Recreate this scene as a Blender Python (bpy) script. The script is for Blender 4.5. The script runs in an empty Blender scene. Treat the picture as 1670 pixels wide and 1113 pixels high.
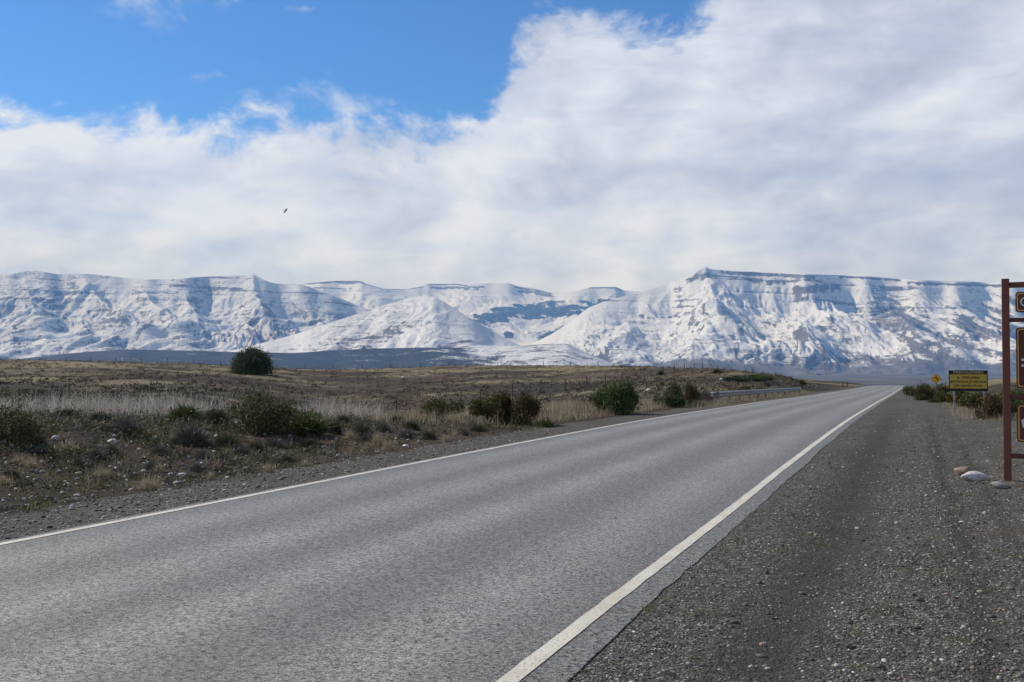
import bpy, math, random
import numpy as np

R = math.radians
rng = np.random.default_rng(11)
random.seed(11)
scene = bpy.context.scene
col = scene.collection

# ------------------------------------------------------------------ camera, sky, sun, exposure
CAM_H = 1.8
F = 1670 * 35.0 / 36.0          # focal length in photo pixels
HOR, CX = 597.0, 835.0          # level line and centre column of the photo
cam_d = bpy.data.cameras.new('camera')
cam = bpy.data.objects.new('camera', cam_d)
col.objects.link(cam)
cam_d.lens = 35.0
cam_d.sensor_width = 36.0
cam_d.clip_start = 0.1
cam_d.clip_end = 80000.0
cam.location = (0, 0, CAM_H)
cam.rotation_euler = (R(90) + math.atan((HOR - 556.5) / F), 0, 0)
scene.camera = cam

SUN_AZ, SUN_EL = -64.0, 40.0     # left of the view, slightly ahead
sd = (math.sin(R(SUN_AZ)) * math.cos(R(SUN_EL)), math.cos(R(SUN_AZ)) * math.cos(R(SUN_EL)), math.sin(R(SUN_EL)))
sun_l = bpy.data.lights.new('sun', 'SUN')
sun_l.energy = 5.0
sun_l.angle = R(0.5)
sun_l.color = (1.0, 0.955, 0.88)
sun = bpy.data.objects.new('sun', sun_l)
col.objects.link(sun)
sun.location = (-60, 10, 60)
from mathutils import Vector
sun.rotation_euler = Vector(sd).to_track_quat('Z', 'Y').to_euler()

vs = scene.view_settings
vs.view_transform = 'Standard'
vs.look = 'None'
vs.gamma = 1.0
vs.exposure = 0.0
vs.use_curve_mapping = False
cy = scene.cycles
cy.use_denoising = True
try:
    cy.denoiser = 'OPENIMAGEDENOISE'
    cy.denoising_input_passes = 'RGB_ALBEDO_NORMAL'
    cy.denoising_prefilter = 'ACCURATE'
except Exception:
    pass
cy.use_adaptive_sampling = False
cy.max_bounces = 6
cy.diffuse_bounces = 2
cy.glossy_bounces = 2
cy.transmission_bounces = 2
cy.volume_bounces = 0
cy.transparent_max_bounces = 8
cy.caustics_reflective = False
cy.caustics_refractive = False


class NT:
    """small helper round a node tree"""
    def __init__(self, tree):
        self.t = tree
        tree.nodes.clear()

    def n(self, typ, **kw):
        nd = self.t.nodes.new(typ)
        for k, v in kw.items():
            setattr(nd, k, v)
        return nd

    def link(self, a, b):
        self.t.links.new(a, b)

    def setin(self, sock, v):
        if v is None:
            return
        if isinstance(v, bpy.types.NodeSocket):
            self.link(v, sock)
        else:
            sock.default_value = v

    def m(self, op, a, b=None, c=None, clamp=False):
        nd = self.n('ShaderNodeMath', operation=op, use_clamp=clamp)
        for i, v in enumerate((a, b, c)):
            self.setin(nd.inputs[i], v)
        return nd.outputs[0]

    def vm(self, op, a, b=None, s=None):
        nd = self.n('ShaderNodeVectorMath', operation=op)
        self.setin(nd.inputs[0], a)
        self.setin(nd.inputs[1], b)
        if s is not None:
            self.setin(nd.inputs['Scale'], s)
        return nd.outputs[0]

    def noise(self, vec, scale, detail=4, rough=0.55, dist=0.0):
        nd = self.n('ShaderNodeTexNoise')
        self.setin(nd.inputs['Vector'], vec)
        nd.inputs['Scale'].default_value = scale
        nd.inputs['Detail'].default_value = detail
        nd.inputs['Roughness'].default_value = rough
        nd.inputs['Distortion'].default_value = dist
        return nd.outputs[0]

    def voro(self, vec, scale, feature='F1'):
        nd = self.n('ShaderNodeTexVoronoi', feature=feature)
        self.setin(nd.inputs['Vector'], vec)
        nd.inputs['Scale'].default_value = scale
        return nd

    def rng(self, v, a, b, c=0.0, d=1.0, smooth=True):
        nd = self.n('ShaderNodeMapRange', interpolation_type='SMOOTHSTEP' if smooth else 'LINEAR')
        self.setin(nd.inputs[0], v)
        for i, q in enumerate((a, b, c, d)):
            self.setin(nd.inputs[i + 1], q)
        return nd.outputs[0]

    def mix(self, f, a, b, blend='MIX'):
        nd = self.n('ShaderNodeMix', data_type='RGBA', blend_type=blend)
        self.setin(nd.inputs[0], f)
        for s, v in ((nd.inputs[6], a), (nd.inputs[7], b)):
            if isinstance(v, (tuple, list)):
                v = (*v[:3], 1.0)
            self.setin(s, v)
        return nd.outputs[2]

    def ramp(self, v, stops):
        nd = self.n('ShaderNodeValToRGB')
        els = nd.color_ramp.elements
        while len(els) < len(stops):
            els.new(0.5)
        for e, (p, c) in zip(els, stops):
            e.position = p
            e.color = (*c, 1.0) if len(c) == 3 else c
        self.setin(nd.inputs[0], v)
        return nd.outputs[0]

    def attr(self, name):
        return self.n('ShaderNodeAttribute', attribute_name=name).outputs['Fac']


# ---- world: physical sky with a cloud bank
world = bpy.data.worlds.new('World')
scene.world = world
world.use_nodes = True
w = NT(world.node_tree)
sky = w.n('ShaderNodeTexSky', sky_type='NISHITA')
sky.sun_disc = False
sky.sun_elevation = R(SUN_EL)
sky.sun_rotation = R(SUN_AZ)
sky.altitude = 300
sky.air_density = 1.0
sky.dust_density = 0.0
sky.ozone_density = 5.0
gen = w.n('ShaderNodeTexCoord').outputs['Generated']
sep = w.n('ShaderNodeSeparateXYZ')
w.link(gen, sep.inputs[0])
sx, sy, sz = sep.outputs
az = w.m('MULTIPLY', w.m('ARCTAN2', sx, sy), 180 / math.pi)       # degrees, 0 = view axis
el = w.m('MULTIPLY', w.m('ARCSINE', sz), 180 / math.pi)
# flattened direction so that clouds are wider than tall
cv = w.n('ShaderNodeCombineXYZ')
w.setin(cv.inputs[0], sx)
w.setin(cv.inputs[1], sy)
w.setin(cv.inputs[2], w.m('MULTIPLY', sz, 1.65))
cvec = cv.outputs[0]
warp = w.n('ShaderNodeTexNoise')
w.setin(warp.inputs['Vector'], cvec)
warp.inputs['Scale'].default_value = 3.2
warp.inputs['Detail'].default_value = 4
wv = w.vm('ADD', cvec, w.vm('SCALE', w.vm('SUBTRACT', warp.outputs['Color'], (0.5, 0.5, 0.5)), s=0.15))
n_big = w.noise(wv, 4.2, 3, 0.5)
n_mid = w.noise(wv, 8.0, 7, 0.52)
n_fin = w.noise(wv, 24.0, 9, 0.66)
lv = w.n('ShaderNodeCombineXYZ')
w.setin(lv.inputs[0], sx)
w.setin(lv.inputs[1], sy)
w.setin(lv.inputs[2], w.m('MULTIPLY', sz, 4.5))
n_lay = w.noise(lv.outputs[0], 5.0, 7, 0.6, 0.6)
# upper edge of the cloud bank by compass direction (higher to the right), wandering all round
edge = w.n('ShaderNodeFloatCurve')
cm = edge.mapping.curves[0]
pts = [(-180, 24), (-120, 16), (-60, 15.0), (-28, 13.0), (-9, 13.4), (-4, 14.1), (-1.6, 15.0), (0.2, 18.8), (3.5, 20.6), (6.5, 19.6), (9, 19.4), (13, 22), (27, 30), (60, 34), (120, 30), (180, 24)]
while len(cm.points) < len(pts):
    cm.points.new(0.5, 0.5)
for p, (a, e) in zip(cm.points, pts):
    p.location = ((a + 180) / 360, e / 60)
    p.handle_type = 'AUTO_CLAMPED'
edge.mapping.update()
w.setin(edge.inputs['Value'], w.m('DIVIDE', w.m('ADD', az, 180), 360))
eh = w.m('MULTIPLY', edge.outputs[0], 60)
over = w.m('SUBTRACT', eh, el)                                      # >0 inside the bank
nn = w.m('ADD', w.m('MULTIPLY', w.m('SUBTRACT', n_mid, 0.5), 6.5), w.m('MULTIPLY', w.m('SUBTRACT', n_fin, 0.5), 6.5))
bank = w.rng(w.m('ADD', over, nn), -0.5, 1.8)
# loose wisps above the bank
wisp = w.rng(w.m('ADD', w.m('MULTIPLY', n_mid, 0.7), w.m('MULTIPLY', n_fin, 0.3)), 0.555, 0.72, 0.0, 0.7)
bank = w.m('MULTIPLY', bank, w.rng(n_lay, 0.3, 0.6, 0.84, 0.97))
cover = w.m('MAXIMUM', bank, wisp)
# light and dark in the cloud: brighter where it thins toward the sun, greyer in the thick of the right-hand mass
sv = w.vm('ADD', wv, (-0.018, 0.004, 0.03))
n_mid2 = w.noise(sv, 8.0, 7, 0.52)
emb = w.m('MULTIPLY', w.m('SUBTRACT', n_mid, n_mid2), 2.0)
thick = w.rng(eh, 13.0, 26.0)
shade = w.m('ADD', w.m('ADD', w.m('MULTIPLY', w.m('SUBTRACT', n_big, 0.5), -1.2), w.m('SUBTRACT', 0.76, w.m('MULTIPLY', thick, 0.22))), emb)
shade = w.m('ADD', shade, w.m('MULTIPLY', w.m('SUBTRACT', n_lay, 0.5), 0.75))
shade = w.m('ADD', shade, w.m('MULTIPLY', w.m('SUBTRACT', n_fin, 0.5), 0.42), clamp=True)
ccol = w.ramp(shade, [(0.0, (0.44, 0.50, 0.65)), (0.4, (0.57, 0.63, 0.78)), (0.72, (0.70, 0.76, 0.90)), (1.0, (0.82, 0.87, 0.98))])
bg_sky = w.n('ShaderNodeBackground')
w.setin(bg_sky.inputs[0], w.mix(1.0, sky.outputs[0], (0.50, 0.80, 1.10), 'MULTIPLY'))
bg_sky.inputs[1].default_value = 0.12
bg_cl = w.n('ShaderNodeBackground')
w.setin(bg_cl.inputs[0], ccol)
bg_cl.inputs[1].default_value = 0.98
mixw = w.n('ShaderNodeMixShader')
w.setin(mixw.inputs[0], cover)
w.link(bg_sky.outputs[0], mixw.inputs[1])
w.link(bg_cl.outputs[0], mixw.inputs[2])
wo = w.n('ShaderNodeOutputWorld')
w.link(mixw.outputs[0], wo.inputs[0])


# ------------------------------------------------------------------ numpy noise
_perm = np.random.default_rng(5).permutation(512)


def perlin(x, y, seed=0):
    x = np.asarray(x, float)
    y = np.asarray(y, float)
    xi = np.floor(x).astype(np.int64)
    yi = np.floor(y).astype(np.int64)
    xf, yf = x - xi, y - yi
    u = xf * xf * xf * (xf * (xf * 6 - 15) + 10)
    v = yf * yf * yf * (yf * (yf * 6 - 15) + 10)

    def g(ix, iy, dx, dy):
        h = _perm[(_perm[(ix + seed * 37) & 511] + iy + seed * 11) & 511]
        a = h * (2 * np.pi / 512)
        return np.cos(a) * dx + np.sin(a) * dy
    n00, n10 = g(xi, yi, xf, yf), g(xi + 1, yi, xf - 1, yf)
    n01, n11 = g(xi, yi + 1, xf, yf - 1), g(xi + 1, yi + 1, xf - 1, yf - 1)
    return ((n00 * (1 - u) + n10 * u) * (1 - v) + (n01 * (1 - u) + n11 * u) * v) * 1.5


def fbm(x, y, octv=4, gain=0.5, seed=0):
    s, a, f = 0, 1.0, 1.0
    for k in range(octv):
        s = s + a * perlin(x * f, y * f, seed + k)
        a *= gain
        f *= 2.03
    return s


def ridged(x, y, octv=4, gain=0.5, seed=0):
    s, a, f, tot = 0, 1.0, 1.0, 0
    for k in range(octv):
        s = s + a * (1 - np.abs(perlin(x * f, y * f, seed + k)) * 1.6)
        tot += a
        a *= gain
        f *= 2.1
    return s / tot


def sstep(a, b, x):
    t = np.clip((np.asarray(x, float) - a) / (b - a), 0, 1)
    return t * t * (3 - 2 * t)


# ------------------------------------------------------------------ mesh and object helpers
def mesh_np(name, v, f, mat, smooth=False, attrs=None):
    v = np.asarray(v, np.float32)
    f = np.asarray(f, np.int32)
    me = bpy.data.meshes.new(name)
    k = f.shape[1]
    me.vertices.add(len(v))
    me.vertices.foreach_set('co', v.ravel())
    me.loops.add(f.size)
    me.loops.foreach_set('vertex_index', f.ravel())
    me.polygons.add(len(f))
    me.polygons.foreach_set('loop_start', np.arange(0, f.size, k, dtype=np.int32))
    if smooth:
        me.polygons.foreach_set('use_smooth', np.ones(len(f), bool))
    me.materials.append(mat)
    for an, av in (attrs or {}).items():
        a = me.attributes.new(an, 'FLOAT', 'POINT')
        a.data.foreach_set('value', np.asarray(av, np.float32).ravel())
    me.update(calc_edges=True)
    return me


def mesh_py(name, v, f, mat, smooth=False):
    me = bpy.data.meshes.new(name)
    me.from_pydata([tuple(p) for p in v], [], [tuple(q) for q in f])
    if smooth:
        me.polygons.foreach_set('use_smooth', np.ones(len(me.polygons), bool))
    me.materials.append(mat)
    me.update()
    return me


def link(name, data, parent=None, loc=(0, 0, 0), rz=0.0):
    o = bpy.data.objects.new(name, data)
    col.objects.link(o)
    o.parent = parent
    o.location = loc
    o.rotation_euler = (0, 0, rz)
    return o


def tag(o, label=None, cat=None, group=None, kind=None):
    for k, v in (('label', label), ('category', cat), ('group', group), ('kind', kind)):
        if v:
            o[k] = v
    return o


class MB:
    """collects simple solids into one mesh"""
    def __init__(self):
        self.v, self.f = [], []

    def add(self, v, f):
        o = len(self.v)
        self.v += [tuple(p) for p in v]
        self.f += [tuple(i + o for i in q) for q in f]
        return self

    def box(self, c, s, bev=0.0):
        cx, cy_, cz = c
        hx, hy, hz = s[0] / 2, s[1] / 2, s[2] / 2
        b = min(bev, hx * .9, hy * .9)
        if b <= 0:
            ring = [(-hx, -hy), (hx, -hy), (hx, hy), (-hx, hy)]
        else:
            ring = [(-hx + b, -hy), (hx - b, -hy), (hx, -hy + b), (hx, hy - b), (hx - b, hy), (-hx + b, hy), (-hx, hy - b), (-hx, -hy + b)]
        return self.prism([(cx + x, cy_ + y) for x, y in ring], cz - hz, cz + hz)

    def prism(self, ring, z0, z1):
        n = len(ring)
        v = [(x, y, z0) for x, y in ring] + [(x, y, z1) for x, y in ring]
        f = [tuple(range(n))[::-1], tuple(range(n, 2 * n))]
        f += [(i, (i + 1) % n, n + (i + 1) % n, n + i) for i in range(n)]
        return self.add(v, f)

    def plate(self, ring, y0, y1):
        """outline in x,z extruded along y (y0 front)"""
        n = len(ring)
        v = [(x, y0, z) for x, z in ring] + [(x, y1, z) for x, z in ring]
        f = [tuple(range(n)), tuple(range(n, 2 * n))[::-1]]
        f += [((i + 1) % n, i, n + i, n + (i + 1) % n) for i in range(n)]
        return self.add(v, f)

    def tube(self, p0, p1, r0, r1, n=5):
        p0, p1 = Vector(p0), Vector(p1)
        d = (p1 - p0).normalized()
        a = d.orthogonal().normalized()
        b = d.cross(a)
        v = []
        for p, r in ((p0, r0), (p1, r1)):
            for i in range(n):
                t = 2 * math.pi * i / n
                v.append(p + a * (r * math.cos(t)) + b * (r * math.sin(t)))
        f = [tuple(range(n))[::-1], tuple(range(n, 2 * n))]
        f += [(i, (i + 1) % n, n + (i + 1) % n, n + i) for i in range(n)]
        return self.add(v, f)

    def mesh(self, name, mat, smooth=False):
        return mesh_py(name, self.v, self.f, mat, smooth)


# ------------------------------------------------------------------ materials
def mat_new(name):
    m = bpy.data.materials.new(name)
    m.use_nodes = True
    nt = NT(m.node_tree)
    out = nt.n('ShaderNodeOutputMaterial')
    b = nt.n('ShaderNodeBsdfPrincipled')
    nt.link(b.outputs[0], out.inputs[0])
    b.inputs['Specular IOR Level'].default_value = 0.3
    b.inputs['Roughness'].default_value = 0.8
    return m, nt, b


def bump(nt, b, h, strength, dist):
    nd = nt.n('ShaderNodeBump')
    nd.inputs['Strength'].default_value = strength
    nd.inputs['Distance'].default_value = dist
    nt.setin(nd.inputs['Height'], h)
    nt.link(nd.outputs[0], b.inputs['Normal'])
    return nd


def pos_of(nt):
    return nt.n('ShaderNodeNewGeometry').outputs['Position']


def simple(name, c, rough=0.7, var=0.25, scale=18.0, metal=0.0, spec=0.3):
    m, nt, b = mat_new(name)
    tc = nt.n('ShaderNodeTexCoord').outputs['Object']
    n1 = nt.noise(tc, scale, 5, 0.6)
    lo = tuple(q * (1 - var) for q in c)
    hi = tuple(min(1, q * (1 + var)) for q in c)
    nt.setin(b.inputs['Base Color'], nt.mix(nt.rng(n1, 0.3, 0.7), lo, hi))
    b.inputs['Roughness'].default_value = rough
    b.inputs['Metallic'].default_value = metal
    b.inputs['Specular IOR Level'].default_value = spec
    return m


def island(name, stops, rough=0.75, trans=0.0, spec=0.2):
    """colour chosen piece by piece (leaf, blade, pebble)"""
    m, nt, b = mat_new(name)
    r = nt.n('ShaderNodeNewGeometry').outputs['Random Per Island']
    c = nt.ramp(r, stops)
    nt.setin(b.inputs['Base Color'], c)
    b.inputs['Roughness'].default_value = rough
    b.inputs['Specular IOR Level'].default_value = spec
    if trans > 0:
        tr = nt.n('ShaderNodeBsdfTranslucent')
        nt.setin(tr.inputs[0], c)
        mx = nt.n('ShaderNodeMixShader')
        mx.inputs[0].default_value = trans
        nt.link(b.outputs[0], mx.inputs[1])
        nt.link(tr.outputs[0], mx.inputs[2])
        out = [q for q in nt.t.nodes if q.type == 'OUTPUT_MATERIAL'][0]
        nt.link(mx.outputs[0], out.inputs[0])
    return m


M = {}

# asphalt: pale worn wheel tracks, speckled chips; lat = metres across, running along the road
m, nt, b = mat_new('asphalt')
P = pos_of(nt)
lat = nt.attr('lat')
along = nt.attr('along')
cvn = nt.n('ShaderNodeCombineXYZ')
nt.setin(cvn.inputs[0], nt.m('MULTIPLY', lat, 1.3))
nt.setin(cvn.inputs[1], nt.m('MULTIPLY', along, 0.035))
streak = nt.noise(cvn.outputs[0], 1.0, 4, 0.55)
# wheel tracks at four lateral positions
tr = None
for c in (-3.05, -4.75, -6.2, -7.75):
    d = nt.m('ABSOLUTE', nt.m('SUBTRACT', lat, c))
    g = nt.rng(d, 0.0, 0.75, 1.0, 0.0)
    tr = g if tr is None else nt.m('MAXIMUM', tr, g)
tr = nt.m('MULTIPLY', tr, nt.rng(streak, 0.3, 0.6, 0.45, 1.0))
base = nt.mix(tr, (0.136, 0.134, 0.118), (0.212, 0.209, 0.187))
blot = nt.noise(P, 0.7, 5, 0.6)
base = nt.mix(nt.rng(blot, 0.35, 0.7, 0.0, 0.35), base, (0.122, 0.119, 0.104))
chips = nt.voro(P, 72.0)
chipv = nt.n('ShaderNodeSeparateColor')
nt.link(chips.outputs['Color'], chipv.inputs[0])
coarse = nt.noise(P, 27.0, 4, 0.75)
spk = nt.m('ADD', nt.m('MULTIPLY', nt.m('SUBTRACT', chipv.outputs[0], 0.5), 1.15), nt.m('MULTIPLY', nt.m('SUBTRACT', coarse, 0.5), 2.4))
base = nt.mix(1.0, base, nt.mix(nt.rng(spk, -0.7, 0.7, smooth=False), (0.18, 0.18, 0.18), (2.05, 2.05, 2.05)), 'MULTIPLY')
nt.setin(b.inputs['Base Color'], base)
b.inputs['Roughness'].default_value = 0.62
b.inputs['Specular IOR Level'].default_value = 0.35
bump(nt, b, nt.m('ADD', chips.outputs['Distance'], nt.m('MULTIPLY', coarse, 0.8)), 0.7, 0.008)
M['asphalt'] = m

# worn white paint
m, nt, b = mat_new('road_paint')
P = pos_of(nt)
n1 = nt.noise(P, 45.0, 5, 0.7)
n2 = nt.noise(P, 2.0, 4, 0.6)
c = nt.mix(nt.rng(n2, 0.3, 0.7), (0.52, 0.475, 0.375), (0.64, 0.595, 0.49))
c = nt.mix(nt.rng(n1, 0.52, 0.64, 0.0, 0.8), c, (0.2, 0.195, 0.185))
nt.setin(b.inputs['Base Color'], c)
b.inputs['Roughness'].default_value = 0.6
bump(nt, b, n1, 0.4, 0.004)
M['paint'] = m

# ground: soil, gravel verge, dry grass, far steppe
m, nt, b = mat_new('steppe_ground')
P = pos_of(nt)
gr, dry, red, far, green = (nt.attr(a) for a in ('gravel', 'dry', 'red', 'far', 'green'))
n_a = nt.noise(P, 0.35, 6, 0.62)
n_b = nt.noise(P, 2.6, 5, 0.65)
n_c = nt.noise(P, 14.0, 4, 0.65)
soil = nt.mix(nt.rng(n_b, 0.3, 0.7), (0.018, 0.014, 0.010), (0.060, 0.046, 0.032))
soil = nt.mix(nt.rng(n_c, 0.52, 0.70, 0, 0.6), soil, (0.105, 0.092, 0.070))
soil = nt.mix(nt.m('MULTIPLY', red, nt.rng(n_a, 0.3, 0.6)), soil, (0.100, 0.064, 0.044))
dryc = nt.mix(nt.rng(n_b, 0.3, 0.7), (0.125, 0.102, 0.056), (0.280, 0.234, 0.135))
df = nt.rng(nt.m('ADD', dry, nt.m('MULTIPLY', nt.m('SUBTRACT', nt.m('ADD', n_a, n_c), 1.0), 1.3)), 0.30, 0.72)
c = nt.mix(df, soil, dryc)
grc = nt.mix(nt.rng(n_c, 0.3, 0.7), (0.046, 0.050, 0.028), (0.085, 0.088, 0.048))
c = nt.mix(nt.rng(nt.m('ADD', green, nt.m('MULTIPLY', nt.m('SUBTRACT', n_b, 0.5), 1.6)), 0.45, 0.75), c, grc)
# gravel
v1 = nt.voro(P, 55.0)
v2 = nt.voro(P, 24.0)
s1 = nt.n('ShaderNodeSeparateColor')
nt.link(v1.outputs['Color'], s1.inputs[0])
s2 = nt.n('ShaderNodeSeparateColor')
nt.link(v2.outputs['Color'], s2.inputs[0])
peb = nt.m('ADD', nt.m('MULTIPLY', s1.outputs[0], 0.65), nt.m('MULTIPLY', s2.outputs[0], 0.35))
gc = nt.ramp(peb, [(0.0, (0.017, 0.016, 0.013)), (0.40, (0.062, 0.059, 0.050)), (0.70, (0.125, 0.119, 0.100)), (0.90, (0.24, 0.228, 0.194)), (1.0, (0.44, 0.415, 0.36))])
gc = nt.mix(nt.rng(n_a, 0.40, 0.70, 0.0, 0.5), gc, (0.060, 0.056, 0.050))
gc = nt.mix(nt.rng(nt.m('ADD', n_b, nt.m('MULTIPLY', n_a, 0.6)), 0.84, 1.0, 0.0, 0.45), gc, (0.115, 0.098, 0.060))
gc = nt.mix(nt.m('MULTIPLY', nt.attr('track'), nt.rng(n_b, 0.25, 0.55, 0.45, 0.85)), gc, (0.050, 0.047, 0.040))
gc = nt.mix(nt.m('MULTIPLY', red, 0.35), gc, (0.11, 0.075, 0.058))
gf = nt.rng(nt.m('ADD', gr, nt.m('MULTIPLY', nt.m('SUBTRACT', n_b, 0.5), 0.9)), 0.35, 0.65)
c = nt.mix(gf, c, gc)
# far plain: wide pale and dark streaks
fp = nt.n('ShaderNodeMapping')
nt.setin(fp.inputs[0], P)
fp.inputs['Scale'].default_value = (0.0012, 0.0016, 0.0)
n_f = nt.noise(fp.outputs[0], 1.0, 7, 0.62)
fc = nt.ramp(n_f, [(0.30, (0.030, 0.032, 0.032)), (0.47, (0.068, 0.064, 0.052)), (0.60, (0.130, 0.118, 0.085)), (0.72, (0.18, 0.165, 0.125))])
c = nt.mix(far, c, fc)
nt.setin(b.inputs['Base Color'], c)
b.inputs['Roughness'].default_value = 0.95
b.inputs['Specular IOR Level'].default_value = 0.1
h = nt.m('ADD', nt.m('MULTIPLY', n_c, 0.05), nt.m('ADD', nt.m('MULTIPLY', v1.outputs['Distance'], -0.012), nt.m('MULTIPLY', n_b, 0.06)))
bump(nt, b, h, 0.9, 1.0)
M['ground'] = m


# snow mountains: rock attribute 0 = snow, 1 = bare; wood attribute = trees
def mountain_mat(name, rock_a, rock_b, fine=0.012):
    m, nt, b = mat_new(name)
    P = pos_of(nt)
    rk, wd = nt.attr('rock'), nt.attr('wood')
    na = nt.noise(P, fine, 6, 0.68)
    st = nt.n('ShaderNodeMapping')
    nt.setin(st.inputs[0], P)
    st.inputs['Scale'].default_value = (0.0035, 0.0035, 0.05)
    nb = nt.noise(st.outputs[0], 1.0, 5, 0.6)
    nf_ = nt.noise(P, fine * 2.8, 5, 0.75)
    x = nt.m('ADD', nt.m('ADD', rk, nt.m('MULTIPLY', nt.m('SUBTRACT', nf_, 0.5), 1.9)), nt.m('ADD', nt.m('MULTIPLY', nt.m('SUBTRACT', na, 0.5), 0.9), nt.m('MULTIPLY', nt.m('SUBTRACT', nb, 0.5), 1.1)))
    f = nt.rng(x, 0.36, 0.76)
    rc = nt.mix(nt.rng(na, 0.35, 0.65), rock_a, rock_b)
    c = nt.mix(f, (0.565, 0.57, 0.58), rc)
    c = nt.mix(nt.rng(nt.m('ADD', wd, nt.m('MULTIPLY', nt.m('SUBTRACT', na, 0.5), 0.9)), 0.42, 0.58), c, (0.022, 0.028, 0.026))
    nt.setin(b.inputs['Base Color'], c)
    b.inputs['Roughness'].default_value = 0.85
    b.inputs['Specular IOR Level'].default_value = 0.1
    nd = nt.noise(P, 0.02, 6, 0.6)
    bump(nt, b, nt.m('ADD', nt.m('MULTIPLY', nd, 40.0), nt.m('MULTIPLY', nb, 10.0)), 0.36, 1.0)
    return m


M['mount'] = mountain_mat('snowy_rock', (0.075, 0.072, 0.072), (0.135, 0.122, 0.110))
M['low'] = mountain_mat('dark_scrub_slope', (0.014, 0.018, 0.018), (0.034, 0.035, 0.032), 0.02)

M['pebble'] = island('pebble', [(0.0, (0.040, 0.038, 0.033)), (0.33, (0.10, 0.095, 0.083)), (0.62, (0.19, 0.18, 0.158)), (0.82, (0.34, 0.32, 0.29)), (0.92, (0.29, 0.205, 0.145)), (1.0, (0.58, 0.555, 0.51))], 0.7)
M['stone_chip'] = island('stone_chip', [(0.0, (0.05, 0.046, 0.042)), (0.5, (0.13, 0.12, 0.108)), (0.8, (0.30, 0.285, 0.265)), (1.0, (0.60, 0.58, 0.55))], 0.75)
M['straw'] = island('straw', [(0.0, (0.17, 0.135, 0.085)), (0.5, (0.33, 0.27, 0.17)), (1.0, (0.50, 0.43, 0.30))], 0.7, 0.35)
M['white_straw'] = island('bleached_straw', [(0.0, (0.22, 0.19, 0.15)), (0.5, (0.40, 0.36, 0.30)), (1.0, (0.60, 0.56, 0.49))], 0.7, 0.3)
M['tuft'] = island('olive_tuft', [(0.0, (0.055, 0.058, 0.024)), (0.5, (0.13, 0.12, 0.05)), (1.0, (0.27, 0.225, 0.11))], 0.7, 0.3)
M['leaf_dark'] = island('dark_leaf', [(0.0, (0.014, 0.026, 0.008)), (0.5, (0.036, 0.056, 0.014)), (1.0, (0.080, 0.100, 0.026))], 0.6, 0.15, 0.25)
M['leaf_green'] = island('green_leaf', [(0.0, (0.022, 0.042, 0.010)), (0.5, (0.058, 0.088, 0.018)), (1.0, (0.125, 0.145, 0.036))], 0.6, 0.2, 0.25)
M['leaf_olive'] = island('olive_leaf', [(0.0, (0.024, 0.032, 0.007)), (0.55, (0.066, 0.074, 0.015)), (0.88, (0.125, 0.110, 0.022)), (1.0, (0.19, 0.110, 0.026))], 0.6, 0.2, 0.25)
M['leaf_rust'] = island('rusty_leaf', [(0.0, (0.022, 0.022, 0.008)), (0.5, (0.056, 0.048, 0.015)), (1.0, (0.135, 0.076, 0.024))], 0.6, 0.2, 0.25)
M['leaf_grey'] = island('grey_twig', [(0.0, (0.045, 0.046, 0.038)), (0.5, (0.11, 0.108, 0.092)), (1.0, (0.215, 0.205, 0.18))], 0.8, 0.1)
M['leaf_sage'] = island('sage_twig', [(0.0, (0.030, 0.034, 0.018)), (0.5, (0.072, 0.076, 0.042)), (1.0, (0.14, 0.135, 0.08))], 0.8, 0.1)
M['heath'] = island('brown_heath', [(0.0, (0.035, 0.030, 0.020)), (0.5, (0.070, 0.060, 0.038)), (1.0, (0.13, 0.112, 0.07))], 0.8, 0.1)
M['leaf_dull'] = island('dull_olive_leaf', [(0.0, (0.030, 0.035, 0.014)), (0.5, (0.078, 0.082, 0.034)), (1.0, (0.18, 0.165, 0.075))], 0.7, 0.15)
M['bark'] = simple('bark', (0.075, 0.06, 0.045), 0.9)
M['post_wood'] = simple('weathered_wood', (0.085, 0.075, 0.065), 0.9, 0.4, 9)
M['batten'] = simple('bleached_wood', (0.24, 0.22, 0.20), 0.9, 0.3, 9)
M['wire'] = simple('wire', (0.16, 0.155, 0.15), 0.6, 0.2, 5, 0.5)
M['galv'] = simple('galvanised_steel', (0.33, 0.34, 0.35), 0.5, 0.22, 6, 0.55)
M['rail'] = simple('weathered_rail_steel', (0.25, 0.26, 0.27), 0.55, 0.3, 4, 0.4)
M['galv_dull'] = simple('dull_steel', (0.20, 0.215, 0.23), 0.65, 0.3, 6, 0.4)
M['brown_steel'] = simple('brown_painted_steel', (0.135, 0.045, 0.030), 0.55, 0.12, 6)
M['brown_panel'] = simple('brown_panel', (0.135, 0.040, 0.022), 0.5, 0.10, 6)
M['border'] = simple('amber_border', (0.90, 0.44, 0.13), 0.5, 0.08, 6)
M['pictogram'] = simple('white_film', (0.75, 0.73, 0.68), 0.5, 0.08, 6)
M['sign_yellow'] = simple('faded_yellow', (0.60, 0.38, 0.055), 0.5, 0.14, 5)
M['sign_amber'] = simple('traffic_yellow', (0.85, 0.43, 0.012), 0.45, 0.05, 5)
M['sign_black'] = simple('sign_black', (0.012, 0.012, 0.012), 0.5, 0.3, 5)
M['sign_letter_gold'] = simple('header_lettering', (0.60, 0.46, 0.20), 0.5, 0.1, 5)
M['sign_letter_dim'] = simple('footer_lettering', (0.10, 0.095, 0.075), 0.5, 0.1, 5)
M['orange_band'] = simple('orange_reflector', (0.75, 0.30, 0.02), 0.4, 0.1, 5)
M['red_band'] = simple('red_reflector', (0.42, 0.07, 0.03), 0.4, 0.1, 5)
M['feather'] = simple('dark_feather', (0.018, 0.017, 0.017), 0.8, 0.2, 10)
M['dark_post'] = simple('dark_post', (0.03, 0.03, 0.034), 0.8, 0.2, 10)
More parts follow.
